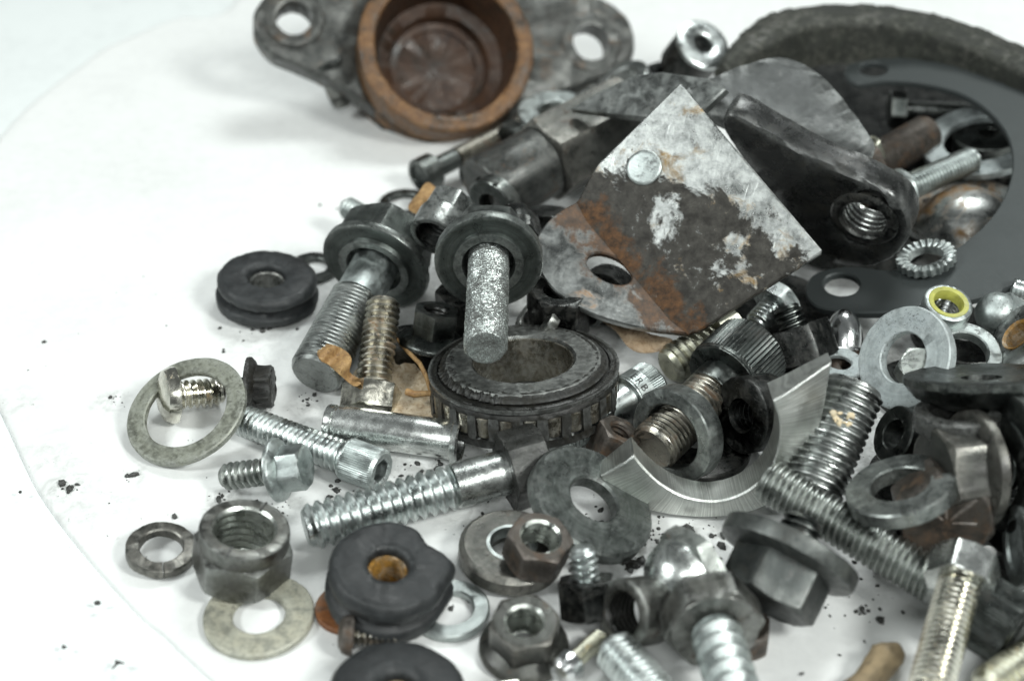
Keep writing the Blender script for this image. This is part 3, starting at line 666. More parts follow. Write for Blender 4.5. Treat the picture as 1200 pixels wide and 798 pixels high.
# ================================================================== FRONT
bolt('zinc shoulder cap screw stamped ERB beside the bearing', (735, 467, 6.0), (645, 524, 4.4), 38, 1.05, dict(kind='socket', r=28, h=44, n=64, kd=0.2, ks=0.5), 'zinc', 'zinc_dull', smat='zinc', plain=0.38, neck=1.12, depth=0.45, name='socket_screw')
# letters stamped on its head
capb = T_LAST[-1]
def stamp(T, text, px, py, size, z0, r):
    """raised print wrapped round the head of a bolt: letters stand with their tops towards the head's end"""
    cu = bpy.data.curves.new('lettering', 'FONT'); cu.body = text; cu.size = size; cu.align_x = 'CENTER'; cu.space_character = 1.25
    cu.resolution_u = 3
    tmp = bpy.data.objects.new('lettering', cu); COL.objects.link(tmp)
    me = bpy.data.meshes.new_from_object(tmp.evaluated_get(bpy.context.evaluated_depsgraph_get()))
    bpy.data.objects.remove(tmp); bm = bmesh.new(); bm.from_mesh(me)
    bmesh.ops.triangulate(bm, faces=bm.faces[:])
    bmesh.ops.subdivide_edges(bm, edges=[e for e in bm.edges if e.calc_length() > 0.5], cuts=1)
    bmesh.ops.triangulate(bm, faces=bm.faces[:])
    q = T.rot.transposed() @ (P(px, py, 11) - T.A); a0 = math.atan2(q.y, q.x)
    for v in bm.verts:
        a = a0 - v.co.x / r; v.co = Vector((r * math.cos(a), r * math.sin(a), z0 - v.co.y))
    o = mesh_obj('lettering', bm, 'grit', 60); o.parent = T.root
stamp(capb, 'ERB', 741, 452, 2.6, -1.2, 28 * K(capb.A) + 0.0)
nut('hex_nut', 'small dark brown nut behind the split lock washer', 729, 503, 28, 13, 8, 'rust_dark', 'rust_dark', (0.5, 60), base=0, turn=10)
spring_washer('thick pale split lock washer round the rusty cap screw', 787, 511, 60, 41, 5.2, 'greygreen', (0.76, 204), z=10.0, turn=147, lift=1.6, gap=6)
bolt('rusty socket cap screw with knurled dark head poking through the lock washer', (846, 446, 10.0), (764, 526, 7.0), 60, 1.2, dict(kind='socket', r=48, h=66, n=60, kd=0.3, ks=0.12), 'rust_thread', 'dark', smat='dark', plain=0.2, depth=0.5, name='socket_screw')
nut('round_nut', 'black round threaded collar leaning in the half ring', 868, 487, 44, 19, 8.0, 'black', 'black', (0.66, 190), z=11.5, dent=0.3, collar=(7.7, 48), pitch=1.3)
# half ring
hp_ = Plane((0, 0, 0), (10, 0, 0), (0, 10, 0)); hp_.n = facing(830, 500, 0.85, 283); hp_.o = P(830, 498, 22); hp_.m = frame(hp_.n)
outer_ = [(706, 567), (712, 583), (728, 596), (755, 604), (800, 609), (850, 609), (895, 600), (930, 580), (950, 550), (962, 510), (972, 470), (979, 439)]
inner_ = [(905, 470), (913, 497), (910, 528), (896, 556), (870, 577), (838, 586), (803, 581), (774, 565), (754, 546), (744, 533)]
def open_curve(p, per=5):
    q = [Vector(v) for v in p]; q = [2 * q[0] - q[1]] + q + [2 * q[-1] - q[-2]]; out = []
    for i in range(1, len(q) - 2):
        for t in [k / per for k in range(per)]:
            p0, p1, p2, p3 = q[i - 1:i + 3]
            out.append(0.5 * ((2 * p1) + (p2 - p0) * t + (2 * p0 - 5 * p1 + 4 * p2 - p3) * t * t + (3 * p1 - p0 - 3 * p2 + p3) * t ** 3))
    return out + [q[-2]]
lp = hp_.loop(open_curve(outer_) + open_curve(inner_)); ric = hp_.loop(open_curve(inner_))
bm = bmesh.new(); slab(bm, lp, [], 7.5, 0.3)
bmesh.ops.subdivide_edges(bm, edges=[e for e in bm.edges if e.calc_length() > 2.5], cuts=3, use_grid_fill=True); bmesh.ops.triangulate(bm, faces=bm.faces[:])
for v in bm.verts:                                              # the face slopes away from a narrow flat land round the bore
    d = min((v.co.xy - q).length for q in ric); v.co.z -= 0.42 * max(0.0, d - 1.6) * (1.0 if v.co.z > -3 else 0.35)
rough_up(bm, 0.08, 0.25, 4)
T = Thing('half_ring', 'pale cast metal half ring wedge with a cut semicircle', 'half ring'); T.part('half_ring', bm, 'cast_alu', 28)
zl = T.lowest(hp_.m); dz = 0.2 - (zl + hp_.o.z)
T.put(hp_.o + (CAMPOS - hp_.o) * (dz / (CAMPOS.z - hp_.o.z)), hp_.m)
washer('thick_washer', 'added black disc that darkens the gap inside the half ring', 815, 515, 66, 14, 2.4, 'black', base=0, seg=56)  # added dark filler, stands in for shade on the board here

washer('thick_washer', 'thick grey green washer tilted against the half ring', 697, 584, 77, 30, 3.6, 'greygreen', (0.66, 50), base=0, ch=0.5, off=0.0, dent=0.2)
washer('thick_washer', 'thick dark washer with a bright rimmed hole, under the rusty nut', 600, 636, 62, 25, 4.6, 'dark_rust', (0.70, 84), base=0, ch=0.9, dent=0.2)
rw = THICK['thick dark washer with a bright rimmed hole, under the rusty nut']; k = ground_k(600, 636, 4.6); bm = bmesh.new()
loop_spin(bm, [(24.6 * k, -2.5), (24.6 * k, -0.2), (26 * k, 0.12), (30 * k, 0.1), (31 * k, -0.4), (27 * k, -2.5)], 64); rough_up(bm, 0.08, 0.5, 2)
rim_ = mesh_obj('rim', bm, 'zinc_dull', 40); rim_.parent = rw
nut('hex_nut', 'rusty brown hex nut lying on the thick dark washer', 634, 628, 40, 22, 7.0, 'rust_dark', 'thread_clean', (0.76, 72), base=4.2, turn=5)
def ear(v, r):
    a = math.degrees(math.atan2(v.co.y, v.co.x)); d = v.co.xy.length
    if d > r * 0.6:
        g = math.exp(-((a - 8) / 14) ** 2); v.co.x *= 1 + 0.12 * g
        c = math.exp(-((a - 42) / 16) ** 2); v.co.x *= 1 - 0.15 * c; v.co.y *= 1 - 0.15 * c
grommet('large black rubber grommet with a rusty hole in the front row', 456, 660, 71, 23, 9.4, (0.76, 84), 1.2, flat=ear, seed=5, amp=0.4)
washer('flat_washer', 'bluish zinc washer peeking out right of the large black grommet', 528, 711, 46, 27, 1.8, 'zinc_dull', base=0)
washer('flat_washer', 'rust brown washer under the left side of the large black grommet', 409, 709, 40, 18, 1.5, 'rust', base=0)
bolt('small rusty round headed screw below the large black grommet', (414, 744, 3.6), (470, 747, 2.4), 24, 1.1, dict(kind='pan', r=25, h=18), 'rust_thread', 'rust_dark', name='pan_screw', cat='screw', group='loose screws')
grommet('domed black rubber grommet cut off by the bottom edge', 466, 803, 80, 21, 8.0, (0.72, 88), 0.0, seed=8, groove=False, amp=0.35, dome=0.5)
nut('flange_nut', 'dirty grey flange nut lying flat at the bottom', 615, 727, 43, 21, 8.5, 'dark_rust', 'thread_clean', (0.80, 88), base=0, flange=54, pitch=1.4, dent=0.15, turn=12)
bolt('black hex bolt with silver thread pointing up, right of the rusty nut', (686, 678, 8.6), (682, 640, 14.0), 35, 1.3, dict(kind='hex', r=36, h=45, rough=0.25), 'zinc', 'black', spin_deg=10)
nut('ring_nut', 'upright ring nut with greasy threads near the bottom', 729, 719, 36, 25, 7.5, 'steel_brown', 'oily', (0.70, 188), base=0.0, collar=(7.0, 41), pitch=1.2)
bolt('small golden screw with a bright ball head at the bottom', (668, 778, 4.6), (706, 744, 3.0), 22, 0.9, dict(kind='pan', r=21, h=24), 'yellow_zinc', 'chrome', name='pan_screw', cat='screw', group='loose screws')
bolt('silver threaded stud running off the bottom edge', (800, 852, 5.2), (717, 757, 5.2), 56, 1.3, dict(kind='hex', r=45, h=40), 'zinc', 'zinc', name='threaded_stud', cat='stud')
bolt('silver bolt head tip just showing at the bottom below the flange nut', (606, 822, 5), (650, 815, 4), 30, 1.3, dict(kind='hex', r=30, h=50), 'stainless', 'stainless', spin_deg=15)

# acorn lump
def acorn(label, a, b, rp, mat, hexpart=0.42, rough=0.05, name='acorn_nut', stretch=1.0, hexmat=None, flat=0.0, spin_deg=0):
    """a: middle of the open hex end, b: crown"""
    A, B = P(*a), P(*b); k = K(A); L = (B - A).length; r = rp * k
    T = Thing(name, label, 'acorn nut', 'domed nuts')
    bm = bmesh.new(); hl = L * hexpart
    rows = [(r * 0.6, hl - 0.3)]
    for i in range(1, 13):
        t = i / 12 * math.pi / 2; rows.append((max(0.03, r * 0.97 * math.cos(t * 0.999)), hl + (L - hl) * math.sin(t)))
    rows[0] = (r * 0.97, hl - 0.3)
    spin(bm, rows, 48, cap1=True); rough_up(bm, rough, 0.35, rp); T.part('dome', bm, mat, 40)
    bm = bmesh.new(); hex_body(bm, r * 1.0, hl, 0, seg=72, ch0=True, ch1=True); rough_up(bm, rough, 0.4, rp + 1); T.part('hex_base', bm, hexmat or mat, 32)
    T.put(A, frame(B - A) @ Matrix.Rotation(R(spin_deg), 3, 'Z')); return T
acorn('scarred shiny domed nut lying behind the zinc flange bolt', (820, 660, 10), (766, 696, 9.5), 47, 'bright_speck', 0.35, 0.16, hexmat='dirty_zinc', spin_deg=15)
T = Thing('hex_bolt', 'zinc bolt with stained hex head pointing at the viewer at the bottom', 'bolt', 'loose bolts')
n = facing(838, 738, 0.72, 286); k = ground_k(838, 738, 10)
bolt_parts(T, 22, 30 * k, 3.2, dict(kind='hex', r=60, h=42, rough=0.3, wface=True), 'zinc_dull', 'steel_brown', k=k, depth=1.25)
T.put(P(838, 738, 12.5), frame(n) @ Matrix.Rotation(R(8), 3, 'Z'))
nut('hex_nut', 'dark rusty nut tucked behind the stained bolt head', 872, 730, 34, 16, 5.5, 'rust_dark', 'rust_dark', base=0, turn=20)
T = Thing('hex_bolt', 'dark wide flange bolt lying head forward on the white board', 'bolt', 'loose bolts')
n = -facing(926, 648, 0.23, 243); k = ground_k(926, 648, 10)
bolt_parts(T, 6, 25 * k, 1.4, dict(kind='flange', r=60, h=76, f=82, ft=20, rough=0.18, dish=True), 'dark', 'dark_matte', k=k)
T.rest(929, 640, frame(n) @ Matrix.Rotation(R(22), 3, 'Z'), 0.0)

# right hand bolts
bolt('long dull cap screw lying diagonally with knurled head at lower right', (1128, 702, 8.0), (896, 560, 14.0), 54, 1.35, dict(kind='socket', r=46, h=70, n=66, kd=0.22, ks=0.1), 'dirty_zinc', 'dark', smat='steel', plain=0.14, depth=0.6, name='socket_screw')
bolt('very thick grimy threaded stud with yellow grit on its tip', (938, 604, 7.0), (1001, 452, 24.0), 76, 1.55, dict(kind='none'), 'steel', 'steel', name='threaded_stud', cat='stud', depth=0.6, thread_rough=0.12, dent=0.1)
spring_washer('dark grey lock washer lying on the long dull cap screw', 1055, 568, 66, 36, 3.4, 'greygreen', (0.55, 103), z=22, turn=112, lift=0.8, gap=3)
T = Thing('hex_bolt', 'brown hex bolt head with a raised crow foot grade mark', 'bolt', 'loose bolts')
n = facing(1110, 612, 0.86, 290); k = ground_k(1110, 612, 16); h = 9.0
hd = bolt_parts(T, 14, 28 * k, 1.5, dict(kind='hex', r=60, h=h / k, rough=0.15), 'rust_dark', 'rust_dark', k=k)
bm = bmesh.new()
for a, l, wd in ((R(-62), 6.2, 1.0), (R(-118), 6.2, 1.0), (R(-20), 4.5, 0.8), (R(-165), 4.5, 0.8)):
    d = Vector((math.cos(a), math.sin(a), 0)); s0 = Vector((0, 0.2, h + 0.02)) + d * 1.0
    tube(bm, [s0, s0 + d * l * 0.5, s0 + d * l], [wd * 0.3, wd * 0.55, wd * 0.5], 8, 0.6)
for v in bm.verts: v.co.z = -v.co.z; v.co.y = -v.co.y
T.part('grade_mark', bm, 'rust_dark', 50)
T.put(P(1110, 612, 17) - n * h, frame(-n) @ Matrix.Rotation(R(14), 3, 'Z'))
bolt('stainless hex bolt with one bright facet running off the bottom right', (1123, 688, 13.5), (1088, 815, 9.0), 52, 1.25, dict(kind='hex', r=44, h=42), 'stainless', 'polished', spin_deg=48)
bolt('yellowish threaded stud crossing the bottom right corner', (1290, 720, 6), (1155, 812, 6), 56, 1.5, dict(kind='hex', r=44, h=40), 'yellow_zinc', 'yellow_zinc', name='threaded_stud', cat='stud')
# wooden peg
bm = bmesh.new(); pts = [P(1052, 762, 3.2), P(1036, 772, 3.2), P(1026, 783, 2.8), P(1012, 797, 2.4), P(990, 815, 2.4)]
tube(bm, pts, [1.6, 3.1, 2.7, 1.9, 2.0], 16); 
c = pts[2].copy()
for v in bm.verts: v.co -= c
bmesh.ops.subdivide_edges(bm, edges=bm.edges[:], cuts=2, use_grid_fill=True); rough_up(bm, 0.5, 0.35, 2)
T = Thing('wood_twig', 'short brown wooden twig with a knobbly end', 'twig'); T.part('wood_twig', bm, 'wood', 60); T.put(c, Matrix.Identity(3))

# right pile
T = Thing('hex_bolt', 'hex bolt lying on its side with a large dark flange facing left', 'bolt', 'loose bolts')
n = facing(1160, 556, 0.50, 186); k = ground_k(1160, 556, 20)
bolt_parts(T, 18, 30 * k, 1.5, dict(kind='flange', r=58, h=60, f=70, ft=12, rough=0.15), 'dark', 'dark_rust', k=k)
T.put(P(1148, 548, 21), frame(-n) @ Matrix.Rotation(R(-8), 3, 'Z'))
cr = lambda ro, ri, t: [(ri, -t), (ri, -0.2), (ri + 0.3, 0.2), (ri + (ro - ri) * 0.5, 0), (ri + (ro - ri) * 0.53, -0.5), (ro - 0.8, -0.7), (ro, -1.1), (ro, -t + 0.3), (ro - 0.4, -t)]
bm = bmesh.new(); loop_spin(bm, cr(97 * k, 40 * k, 3.6), 80); rough_up(bm, 0.12, 0.4, 2)
T = Thing('dished_washer', 'large dark washer standing upright behind the flanged hex bolt', 'washer', 'loose washers'); T.part('dished_washer', bm, 'dark', 40); T.put(P(1158, 556, 21) - n * 2.2, frame(n))
spring_washer('heavy black split lock washer wedged under the wide dark disc', 1122, 492, 52, 34, 4.0, 'oily', (0.42, 82), z=27, turn=165, lift=3.4, gap=22)
k = ground_k(1140, 445, 28); ro = 88 * k
bm = bmesh.new(); loop_spin(bm, [(4, -5), (4, -0.9), (ro * 0.7, -0.5), (ro - 0.8, 0), (ro, -0.3), (ro, -1.7), (ro * 0.97, -2.2), (ro * 0.85, -4.6), (ro * 0.6, -6.4), (ro * 0.4, -6.6)], 96); rough_up(bm, 0.12, 0.25, 6)
T = Thing('dished_disc', 'wide dark dished disc seen almost edge on at the right', 'disc'); T.part('dished_disc', bm, 'dark', 40); T.put(P(1150, 437, 31), orient(1150, 437, (0.14, 91)))
washer('flat_washer', 'large pale bluish washer standing up at the right', 1058, 419, 63, 31, 2.6, 'pale', (0.82, 160), z=22, dent=0.2)
bolt('dirty hex bolt end seen through the large pale washer', (1076, 440, 12), (1070, 452, 8), 36, 1.4, dict(kind='hex', r=30, h=20), 'dirty_zinc', 'dirty_zinc', spin_deg=10)
spring_washer('pale arched split washer right of the large pale washer', 1131, 412, 43, 27, 3.0, 'zinc_dull', (0.80, 70), z=19, turn=-160, lift=0.6, gap=10)
nut('lock_nut', 'silver lock nut with a yellow nylon ring', 1112, 354, 31, 19, 8, 'zinc_dull', 'chrome', (0.70, 66), z=25, insert='nylon', turn=12, collar=(4, 30))
acorn('pale shiny domed nut behind the yellow ringed lock nut', (1185, 378, 17), (1150, 356, 22), 26, 'zinc_dull', 0.5)
T = Thing('bushing', 'grey flanged bushing with a yellow rusty bore at the right edge', 'bushing')
n = facing(1192, 392, 0.55, 140); k = ground_k(1192, 392, 20); ro = 46 * k; ri = 20 * k
bm = bmesh.new(); loop_spin(bm, [(ri, -7), (ri + .1, 0), (ri + 1.5, 0.4), (ro - 0.8, 0.1), (ro, -0.4), (ro, -1.6), (ro - 0.4, -2), (ri + 2.4, -2.2), (ri + 2.2, -7)], 64); T.part('body', bm, 'steel', 40)
bm = bmesh.new(); loop_spin(bm, [(ri * 0.86, -6.8), (ri * 0.86, -0.2), (ri * 1.02, 0.3), (ri * 1.02, -6.8)], 48); T.part('lining', bm, 'rust_plug', 40)
T.put(P(1192, 392, 22), frame(n))
bolt('slim silver rod end at the right edge under the grey plate', (1260, 356, 20), (1186, 336, 20), 24, 1.0, dict(kind='pan', r=20, h=20), 'zinc', 'zinc', name='threaded_stud', cat='stud', depth=0.15)
acorn('chrome acorn nut standing beside the pale washer', (987, 412, 5), (990, 362, 13), 25, 'chrome', 0.12, 0.0)
bolt('black hex bolt with a short stub right of the knurled cap screw', (930, 384, 12), (921, 358, 16), 34, 1.3, dict(kind='hex', r=42, h=44, rough=0.2), 'dark', 'black', spin_deg=20)
bolt('short yellowish zinc bolt under the worn bracket', (838, 399, 7), (782, 430, 5), 48, 2.0, dict(kind='hex', r=34, h=30), 'yellow_zinc', 'yellow_zinc', depth=0.8, spin_deg=15)
bolt('bluish zinc bolt end showing between bracket and black hex bolt', (905, 360, 12), (884, 382, 10), 30, 1.2, dict(kind='hex', r=28, h=20), 'zinc', 'zinc')
nut('hex_nut', 'reddish brown nut below the chrome acorn nut', 1000, 428, 32, 14, 7, 'rust_dark', 'rust_dark', base=0)
washer('flat_washer', 'white painted chip of a washer under the chrome acorn nut', 984, 424, 30, 14, 1.2, 'pale', base=7.4)
washer('thick_washer', 'black ring half hidden right of the thick grimy stud', 1046, 508, 36, 18, 5, 'dark', (0.6, 160), z=14)
bolt('pale turned bolt head at the right edge beside the brown hex bolt', (1226, 640, 14), (1290, 640, 14), 40, 1.4, dict(kind='cup', r=48, h=36), 'zinc_dull', 'zinc_dull')
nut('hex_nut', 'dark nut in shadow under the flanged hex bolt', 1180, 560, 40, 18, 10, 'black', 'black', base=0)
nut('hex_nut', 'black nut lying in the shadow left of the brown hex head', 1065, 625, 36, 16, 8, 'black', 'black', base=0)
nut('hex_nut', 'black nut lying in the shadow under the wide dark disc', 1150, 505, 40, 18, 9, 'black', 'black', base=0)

# ================================================================== BIG PARTS AT THE BACK
# worn bracket ------------------------------------------------------
bp_ = Plane((800, 100, 56), (962, 294, 33), (800, 394, 13))
T = Thing('bracket', 'bent steel bracket with flaking dark paint, a rivet and a rounded lug', 'bracket')
out = [(795, 99), (797, 98), (962, 292), (961, 297), (818, 389), (808, 391), (776, 352), (738, 308), (704, 266), (677, 236), (688, 214), (701, 192)]
bm = bmesh.new(); slab(bm, bp_.loop(out), [], 2.2, 0.35)
T.part('plate', bm, 'plate_worn', 40)
lg = Plane((677, 236, bp_.hit(677, 236).z), (808, 391, bp_.hit(808, 391).z), (634, 292, bp_.hit(677, 236).z - 7.0))
out = smooth_loop([(677, 236), (677, 236), (653, 250), (634, 270), (627, 292), (634, 320), (655, 345), (692, 367), (745, 383), (808, 391), (808, 391), (738, 308)], 5)
bm = bmesh.new()
lp = [lg.uv(*p) for p in out]
slab(bm, lp, [lg.ell(714, 315, 29, 15, 0.46)], 2.4, 0.35)
a_, b_ = bp_.hit(677, 236), bp_.hit(808, 391)
tmp = (lg.m, lg.o)
# one frame for the whole bracket: bring the lug into the plate's frame
conv = bp_.m.transposed() @ lg.m; sh_ = bp_.m.transposed() @ (lg.o - bp_.o)
for v in bm.verts: v.co = conv @ v.co + sh_
T.part('lug', bm, 'plate_bright', 40)
A = bp_.m.transposed() @ (a_ - bp_.o); B = bp_.m.transposed() @ (b_ - bp_.o)
ab = (B - A).normalized(); u1 = Vector((-ab.y, ab.x, 0)); u1 = u1 if u1.dot((bp_.uv(800, 200) - A.xy).to_3d()) > 0 else -u1
nl = conv @ Vector((0, 0, 1)); u2 = ab.cross(nl); tgt = bp_.m.transposed() @ (lg.hit(650, 320) - bp_.o) - A
u2 = (u2 if u2.dot(tgt) > 0 else -u2).normalized()
bm = bmesh.new(); rows = []                                     # rounded bend between plate and lug
for q in range(25):
    c = A.lerp(B, q / 24); wd = 5.2 * min(1.0, 0.25 + min(q, 24 - q) / 4); row = []
    p0, p2 = c + u1 * wd, c + u2 * wd * 0.28
    for t in [k / 10 for k in range(11)]:
        row.append(p0 * (1 - t) ** 2 + c * (2 * t * (1 - t)) + p2 * t * t + (Vector((0, 0, 1)) * (1 - t) + nl * t) * 0.06)
    row += [p2 - nl * 0.8, c - Vector((0, 0, 1.4)), p0 - Vector((0, 0, 0.8))]
    rows.append(row)
grid(bm, rows, True, True, True); T.part('bend', bm, 'plate_worn', 60)
bm = bmesh.new(); c = bp_.uv(755, 197); kk = K(bp_.hit(755, 197)); rr = 21 * kk
spin(bm, [(rr, -0.2), (rr, 0.35), (rr * 0.95, 0.55), (rr * 0.8, 0.62), (0.03, 0.66)], 40, cap1=True, off=(c.x, c.y, 0)); T.part('rivet', bm, 'zinc_dull', 40)
T.put(bp_.o, bp_.m)
def paint_patch(m, name):
    """worn bracket: bare zinc towards the top corner, dark flaking paint below with a ragged border"""
    nt = m.node_tree; bs = nt.nodes['Principled BSDF']; tc = nt.nodes.new('ShaderNodeTexCoord'); v = tc.outputs['Object']
    a0 = bp_.uv(690, 214); a1 = bp_.uv(945, 300); a2 = bp_.uv(800, 100); d = Vector((-(a1 - a0).y, (a1 - a0).x)).normalized()
    if (a2 - a0).dot(d) < 0: d = -d
    dn = nt.nodes.new('ShaderNodeVectorMath'); dn.operation = 'DOT_PRODUCT'; dn.inputs[1].default_value = (d.x, d.y, 0); nt.links.new(v, dn.inputs[0])
    s0 = a0.dot(d) * MM; big = noi(nt, v, 62, 9, 0.66, 0.35); mid = noi(nt, v, 330, 8, 0.7, 0.2)
    fine_ = noi(nt, v, 1500, 5, 0.7)
    t = nt.nodes.new('ShaderNodeMath'); t.operation = 'MULTIPLY_ADD'; nt.links.new(dn.outputs['Value'], t.inputs[0]); t.inputs[1].default_value = 24; t.inputs[2].default_value = -24 * s0
    t2 = nt.nodes.new('ShaderNodeMath'); t2.operation = 'MULTIPLY_ADD'; nt.links.new(big, t2.inputs[0]); t2.inputs[1].default_value = -2.6; t2.inputs[2].default_value = 1.37
    t3 = nt.nodes.new('ShaderNodeMath'); t3.operation = 'SUBTRACT'; nt.links.new(t2.outputs[0], t3.inputs[0]); nt.links.new(t.outputs[0], t3.inputs[1])
    pm = ramp(nt, t3.outputs[0], 0.0, 0.09)
    chips = ramp(nt, mth(nt, 'ADD', mth(nt, 'MULTIPLY', mid, 0.62), mth(nt, 'MULTIPLY', big, 0.4)), 0.562, 0.585)
    pm = mth(nt, 'MULTIPLY', pm, mth(nt, 'SUBTRACT', 1.0, mth(nt, 'MULTIPLY', chips, ramp(nt, fine_, 0.35, 0.6, 0.35, 1.0))))
    bc = bs.inputs['Base Color'].links[0].from_socket; rg = bs.inputs['Roughness'].links[0].from_socket
    dark = mixc(nt, ramp(nt, mid, 0.38, 0.66), (0.018, 0.0165, 0.014), (0.060, 0.057, 0.050))
    nt.links.new(mixc(nt, pm, bc, dark), bs.inputs['Base Color'])
    nt.links.new(mixf(nt, pm, rg, 0.5), bs.inputs['Roughness']); nt.links.new(mixf(nt, pm, 0.5, 0.18), bs.inputs['Specular IOR Level'])
    if bs.inputs['Metallic'].links: nt.links.new(mixf(nt, pm, bs.inputs['Metallic'].links[0].from_socket, 0.0), bs.inputs['Metallic'])
    b2 = nt.nodes.new('ShaderNodeBump'); b2.inputs['Strength'].default_value = 0.8; b2.inputs['Distance'].default_value = 0.00015
    nt.links.new(pm, b2.inputs['Height']); nt.links.new(bs.inputs['Normal'].links[0].from_socket, b2.inputs['Normal']); nt.links.new(b2.outputs[0], bs.inputs['Normal'])
paint_patch(M['plate_worn'], 'paint')
def bend_rust(m, c0):
    """rust creeping out both ways from the bend"""
    nt = m.node_tree; bs = nt.nodes['Principled BSDF']; tc = nt.nodes.new('ShaderNodeTexCoord'); v = tc.outputs['Object']
    d = (B - A).normalized(); s1 = nt.nodes.new('ShaderNodeVectorMath'); s1.operation = 'SUBTRACT'; nt.links.new(v, s1.inputs[0]); s1.inputs[1].default_value = tuple(A * MM)
    cr = nt.nodes.new('ShaderNodeVectorMath'); cr.operation = 'CROSS_PRODUCT'; nt.links.new(s1.outputs[0], cr.inputs[0]); cr.inputs[1].default_value = tuple(d)
    ln = nt.nodes.new('ShaderNodeVectorMath'); ln.operation = 'LENGTH'; nt.links.new(cr.outputs[0], ln.inputs[0])
    n1 = noi(nt, v, 110, 9, 0.68, 0.4); n2 = noi(nt, v, 500, 8, 0.7)
    wob = nt.nodes.new('ShaderNodeMath'); wob.operation = 'MULTIPLY_ADD'; nt.links.new(n1, wob.inputs[0]); wob.inputs[1].default_value = 0.030; wob.inputs[2].default_value = c0
    sb = nt.nodes.new('ShaderNodeMath'); sb.operation = 'SUBTRACT'; nt.links.new(wob.outputs[0], sb.inputs[0]); nt.links.new(ln.outputs['Value'], sb.inputs[1])
    k = mth(nt, 'MULTIPLY', ramp(nt, sb.outputs[0], -0.0015, 0.0015), 0.92)
    bc = bs.inputs['Base Color'].links[0].from_socket
    nt.links.new(mixc(nt, k, bc, mixc(nt, ramp(nt, n2, 0.36, 0.64), (0.022, 0.014, 0.009), (0.105, 0.050, 0.020))), bs.inputs['Base Color'])
    for nm, val in (('Roughness', 0.5), ('Metallic', 0.15)):
        if bs.inputs[nm].links: nt.links.new(mixf(nt, k, bs.inputs[nm].links[0].from_socket, val), bs.inputs[nm])
        else: nt.links.new(mixf(nt, k, bs.inputs[nm].default_value, val), bs.inputs[nm])
M['plate_lug'] = M['plate_bright'].copy(); T.parts[1][0].data.materials[0] = M['plate_lug']
bend_rust(M['plate_worn'], -0.0122); bend_rust(M['plate_lug'], -0.0080)

# black arm ---------------------------------------------------------
ap_ = Plane((850, 140, 49), (1050, 275, 26), (930, 262, 21))
T = Thing('black_arm', 'glossy black forged arm with a round threaded eye', 'lever arm')
out = smooth_loop([(846, 142), (858, 134), (905, 160), (960, 190), (1020, 216), (1056, 240), (1066, 270), (1054, 296), (1024, 312), (985, 312), (955, 298), (920, 256), (876, 196), (850, 158)], 5)
bm = bmesh.new(); slab(bm, ap_.loop(out), [ap_.ell(1013, 256, 26, 32, 0.4)], 8.0, 0.7)
grown(bm, 2); rough_up(bm, 0.25, 0.25, 2); T.part('arm', bm, 'arm_black', 45)
c = ap_.uv(1013, 256); kk = K(ap_.hit(1013, 256)); rr = 31 * kk
bm = bmesh.new(); loop_spin(bm, [(rr * 0.86, -7), (rr * 0.86, 0.2), (rr * 0.95, 0.9), (rr * 1.2, 0.9), (rr * 1.32, 0.3), (rr * 1.3, -1)], 56); rough_up(bm, 0.1, 0.6, 5)
for v in bm.verts: v.co += Vector((c.x, c.y, 0))
T.part('eye_ring', bm, 'black', 45)
bm = bmesh.new(); helix(bm, rr * 0.84, 1.6, -8, 0.0, inner=True, depth=0.5)
for v in bm.verts: v.co += Vector((c.x, c.y, 0))
T.part('thread', bm, 'polished', 50)
T.put(ap_.o, ap_.m)
# grey top flank of the arm: its own upper plate
gp = Plane((905, 62, 50), (815, 108, 46), (1018, 165, 40))
T = Thing('grey_casting', 'grey triangular ridged casting behind the black arm', 'casting')
base_ = [(790, 112), (850, 80), (902, 60), (935, 62), (968, 84), (1000, 124), (1024, 164), (1022, 182), (1000, 192), (940, 172), (880, 148), (842, 132), (800, 126)]
lp = gp.loop(smooth_loop(base_, 3)); rd0, rd1 = gp.uv(842, 122), gp.uv(1000, 170); dr = (rd1 - rd0).normalized(); nr = Vector((-dr.y, dr.x))
if (gp.uv(905, 62) - rd0).dot(nr) < 0: nr = -nr
bm = bmesh.new(); slab(bm, lp, [], 4.0, 0.6); grown(bm, 3)
for v in bm.verts:
    q = (v.co.xy - rd0).dot(nr); v.co.z += -0.5 * max(0.0, -q) - 0.10 * max(0, q - 2)
rough_up(bm, 0.22, 0.2, 7); T.part('casting', bm, 'arm_grey', 40); T.put(gp.o, gp.m)

sp_ = Plane((690, 124, 36), (760, 98, 44), (800, 135, 42))
T = Thing('steel_strap', 'light grey flat steel strap behind the top corner of the bracket', 'strap')
bm = bmesh.new(); slab(bm, sp_.loop([(668, 128), (700, 108), (742, 88), (775, 84), (830, 92), (850, 104), (820, 132), (770, 140), (730, 136)]), [], 2.6, 0.4); rough_up(bm, 0.1, 0.15, 4); T.part('steel_strap', bm, 'steel', 40); T.put(sp_.o, sp_.m)
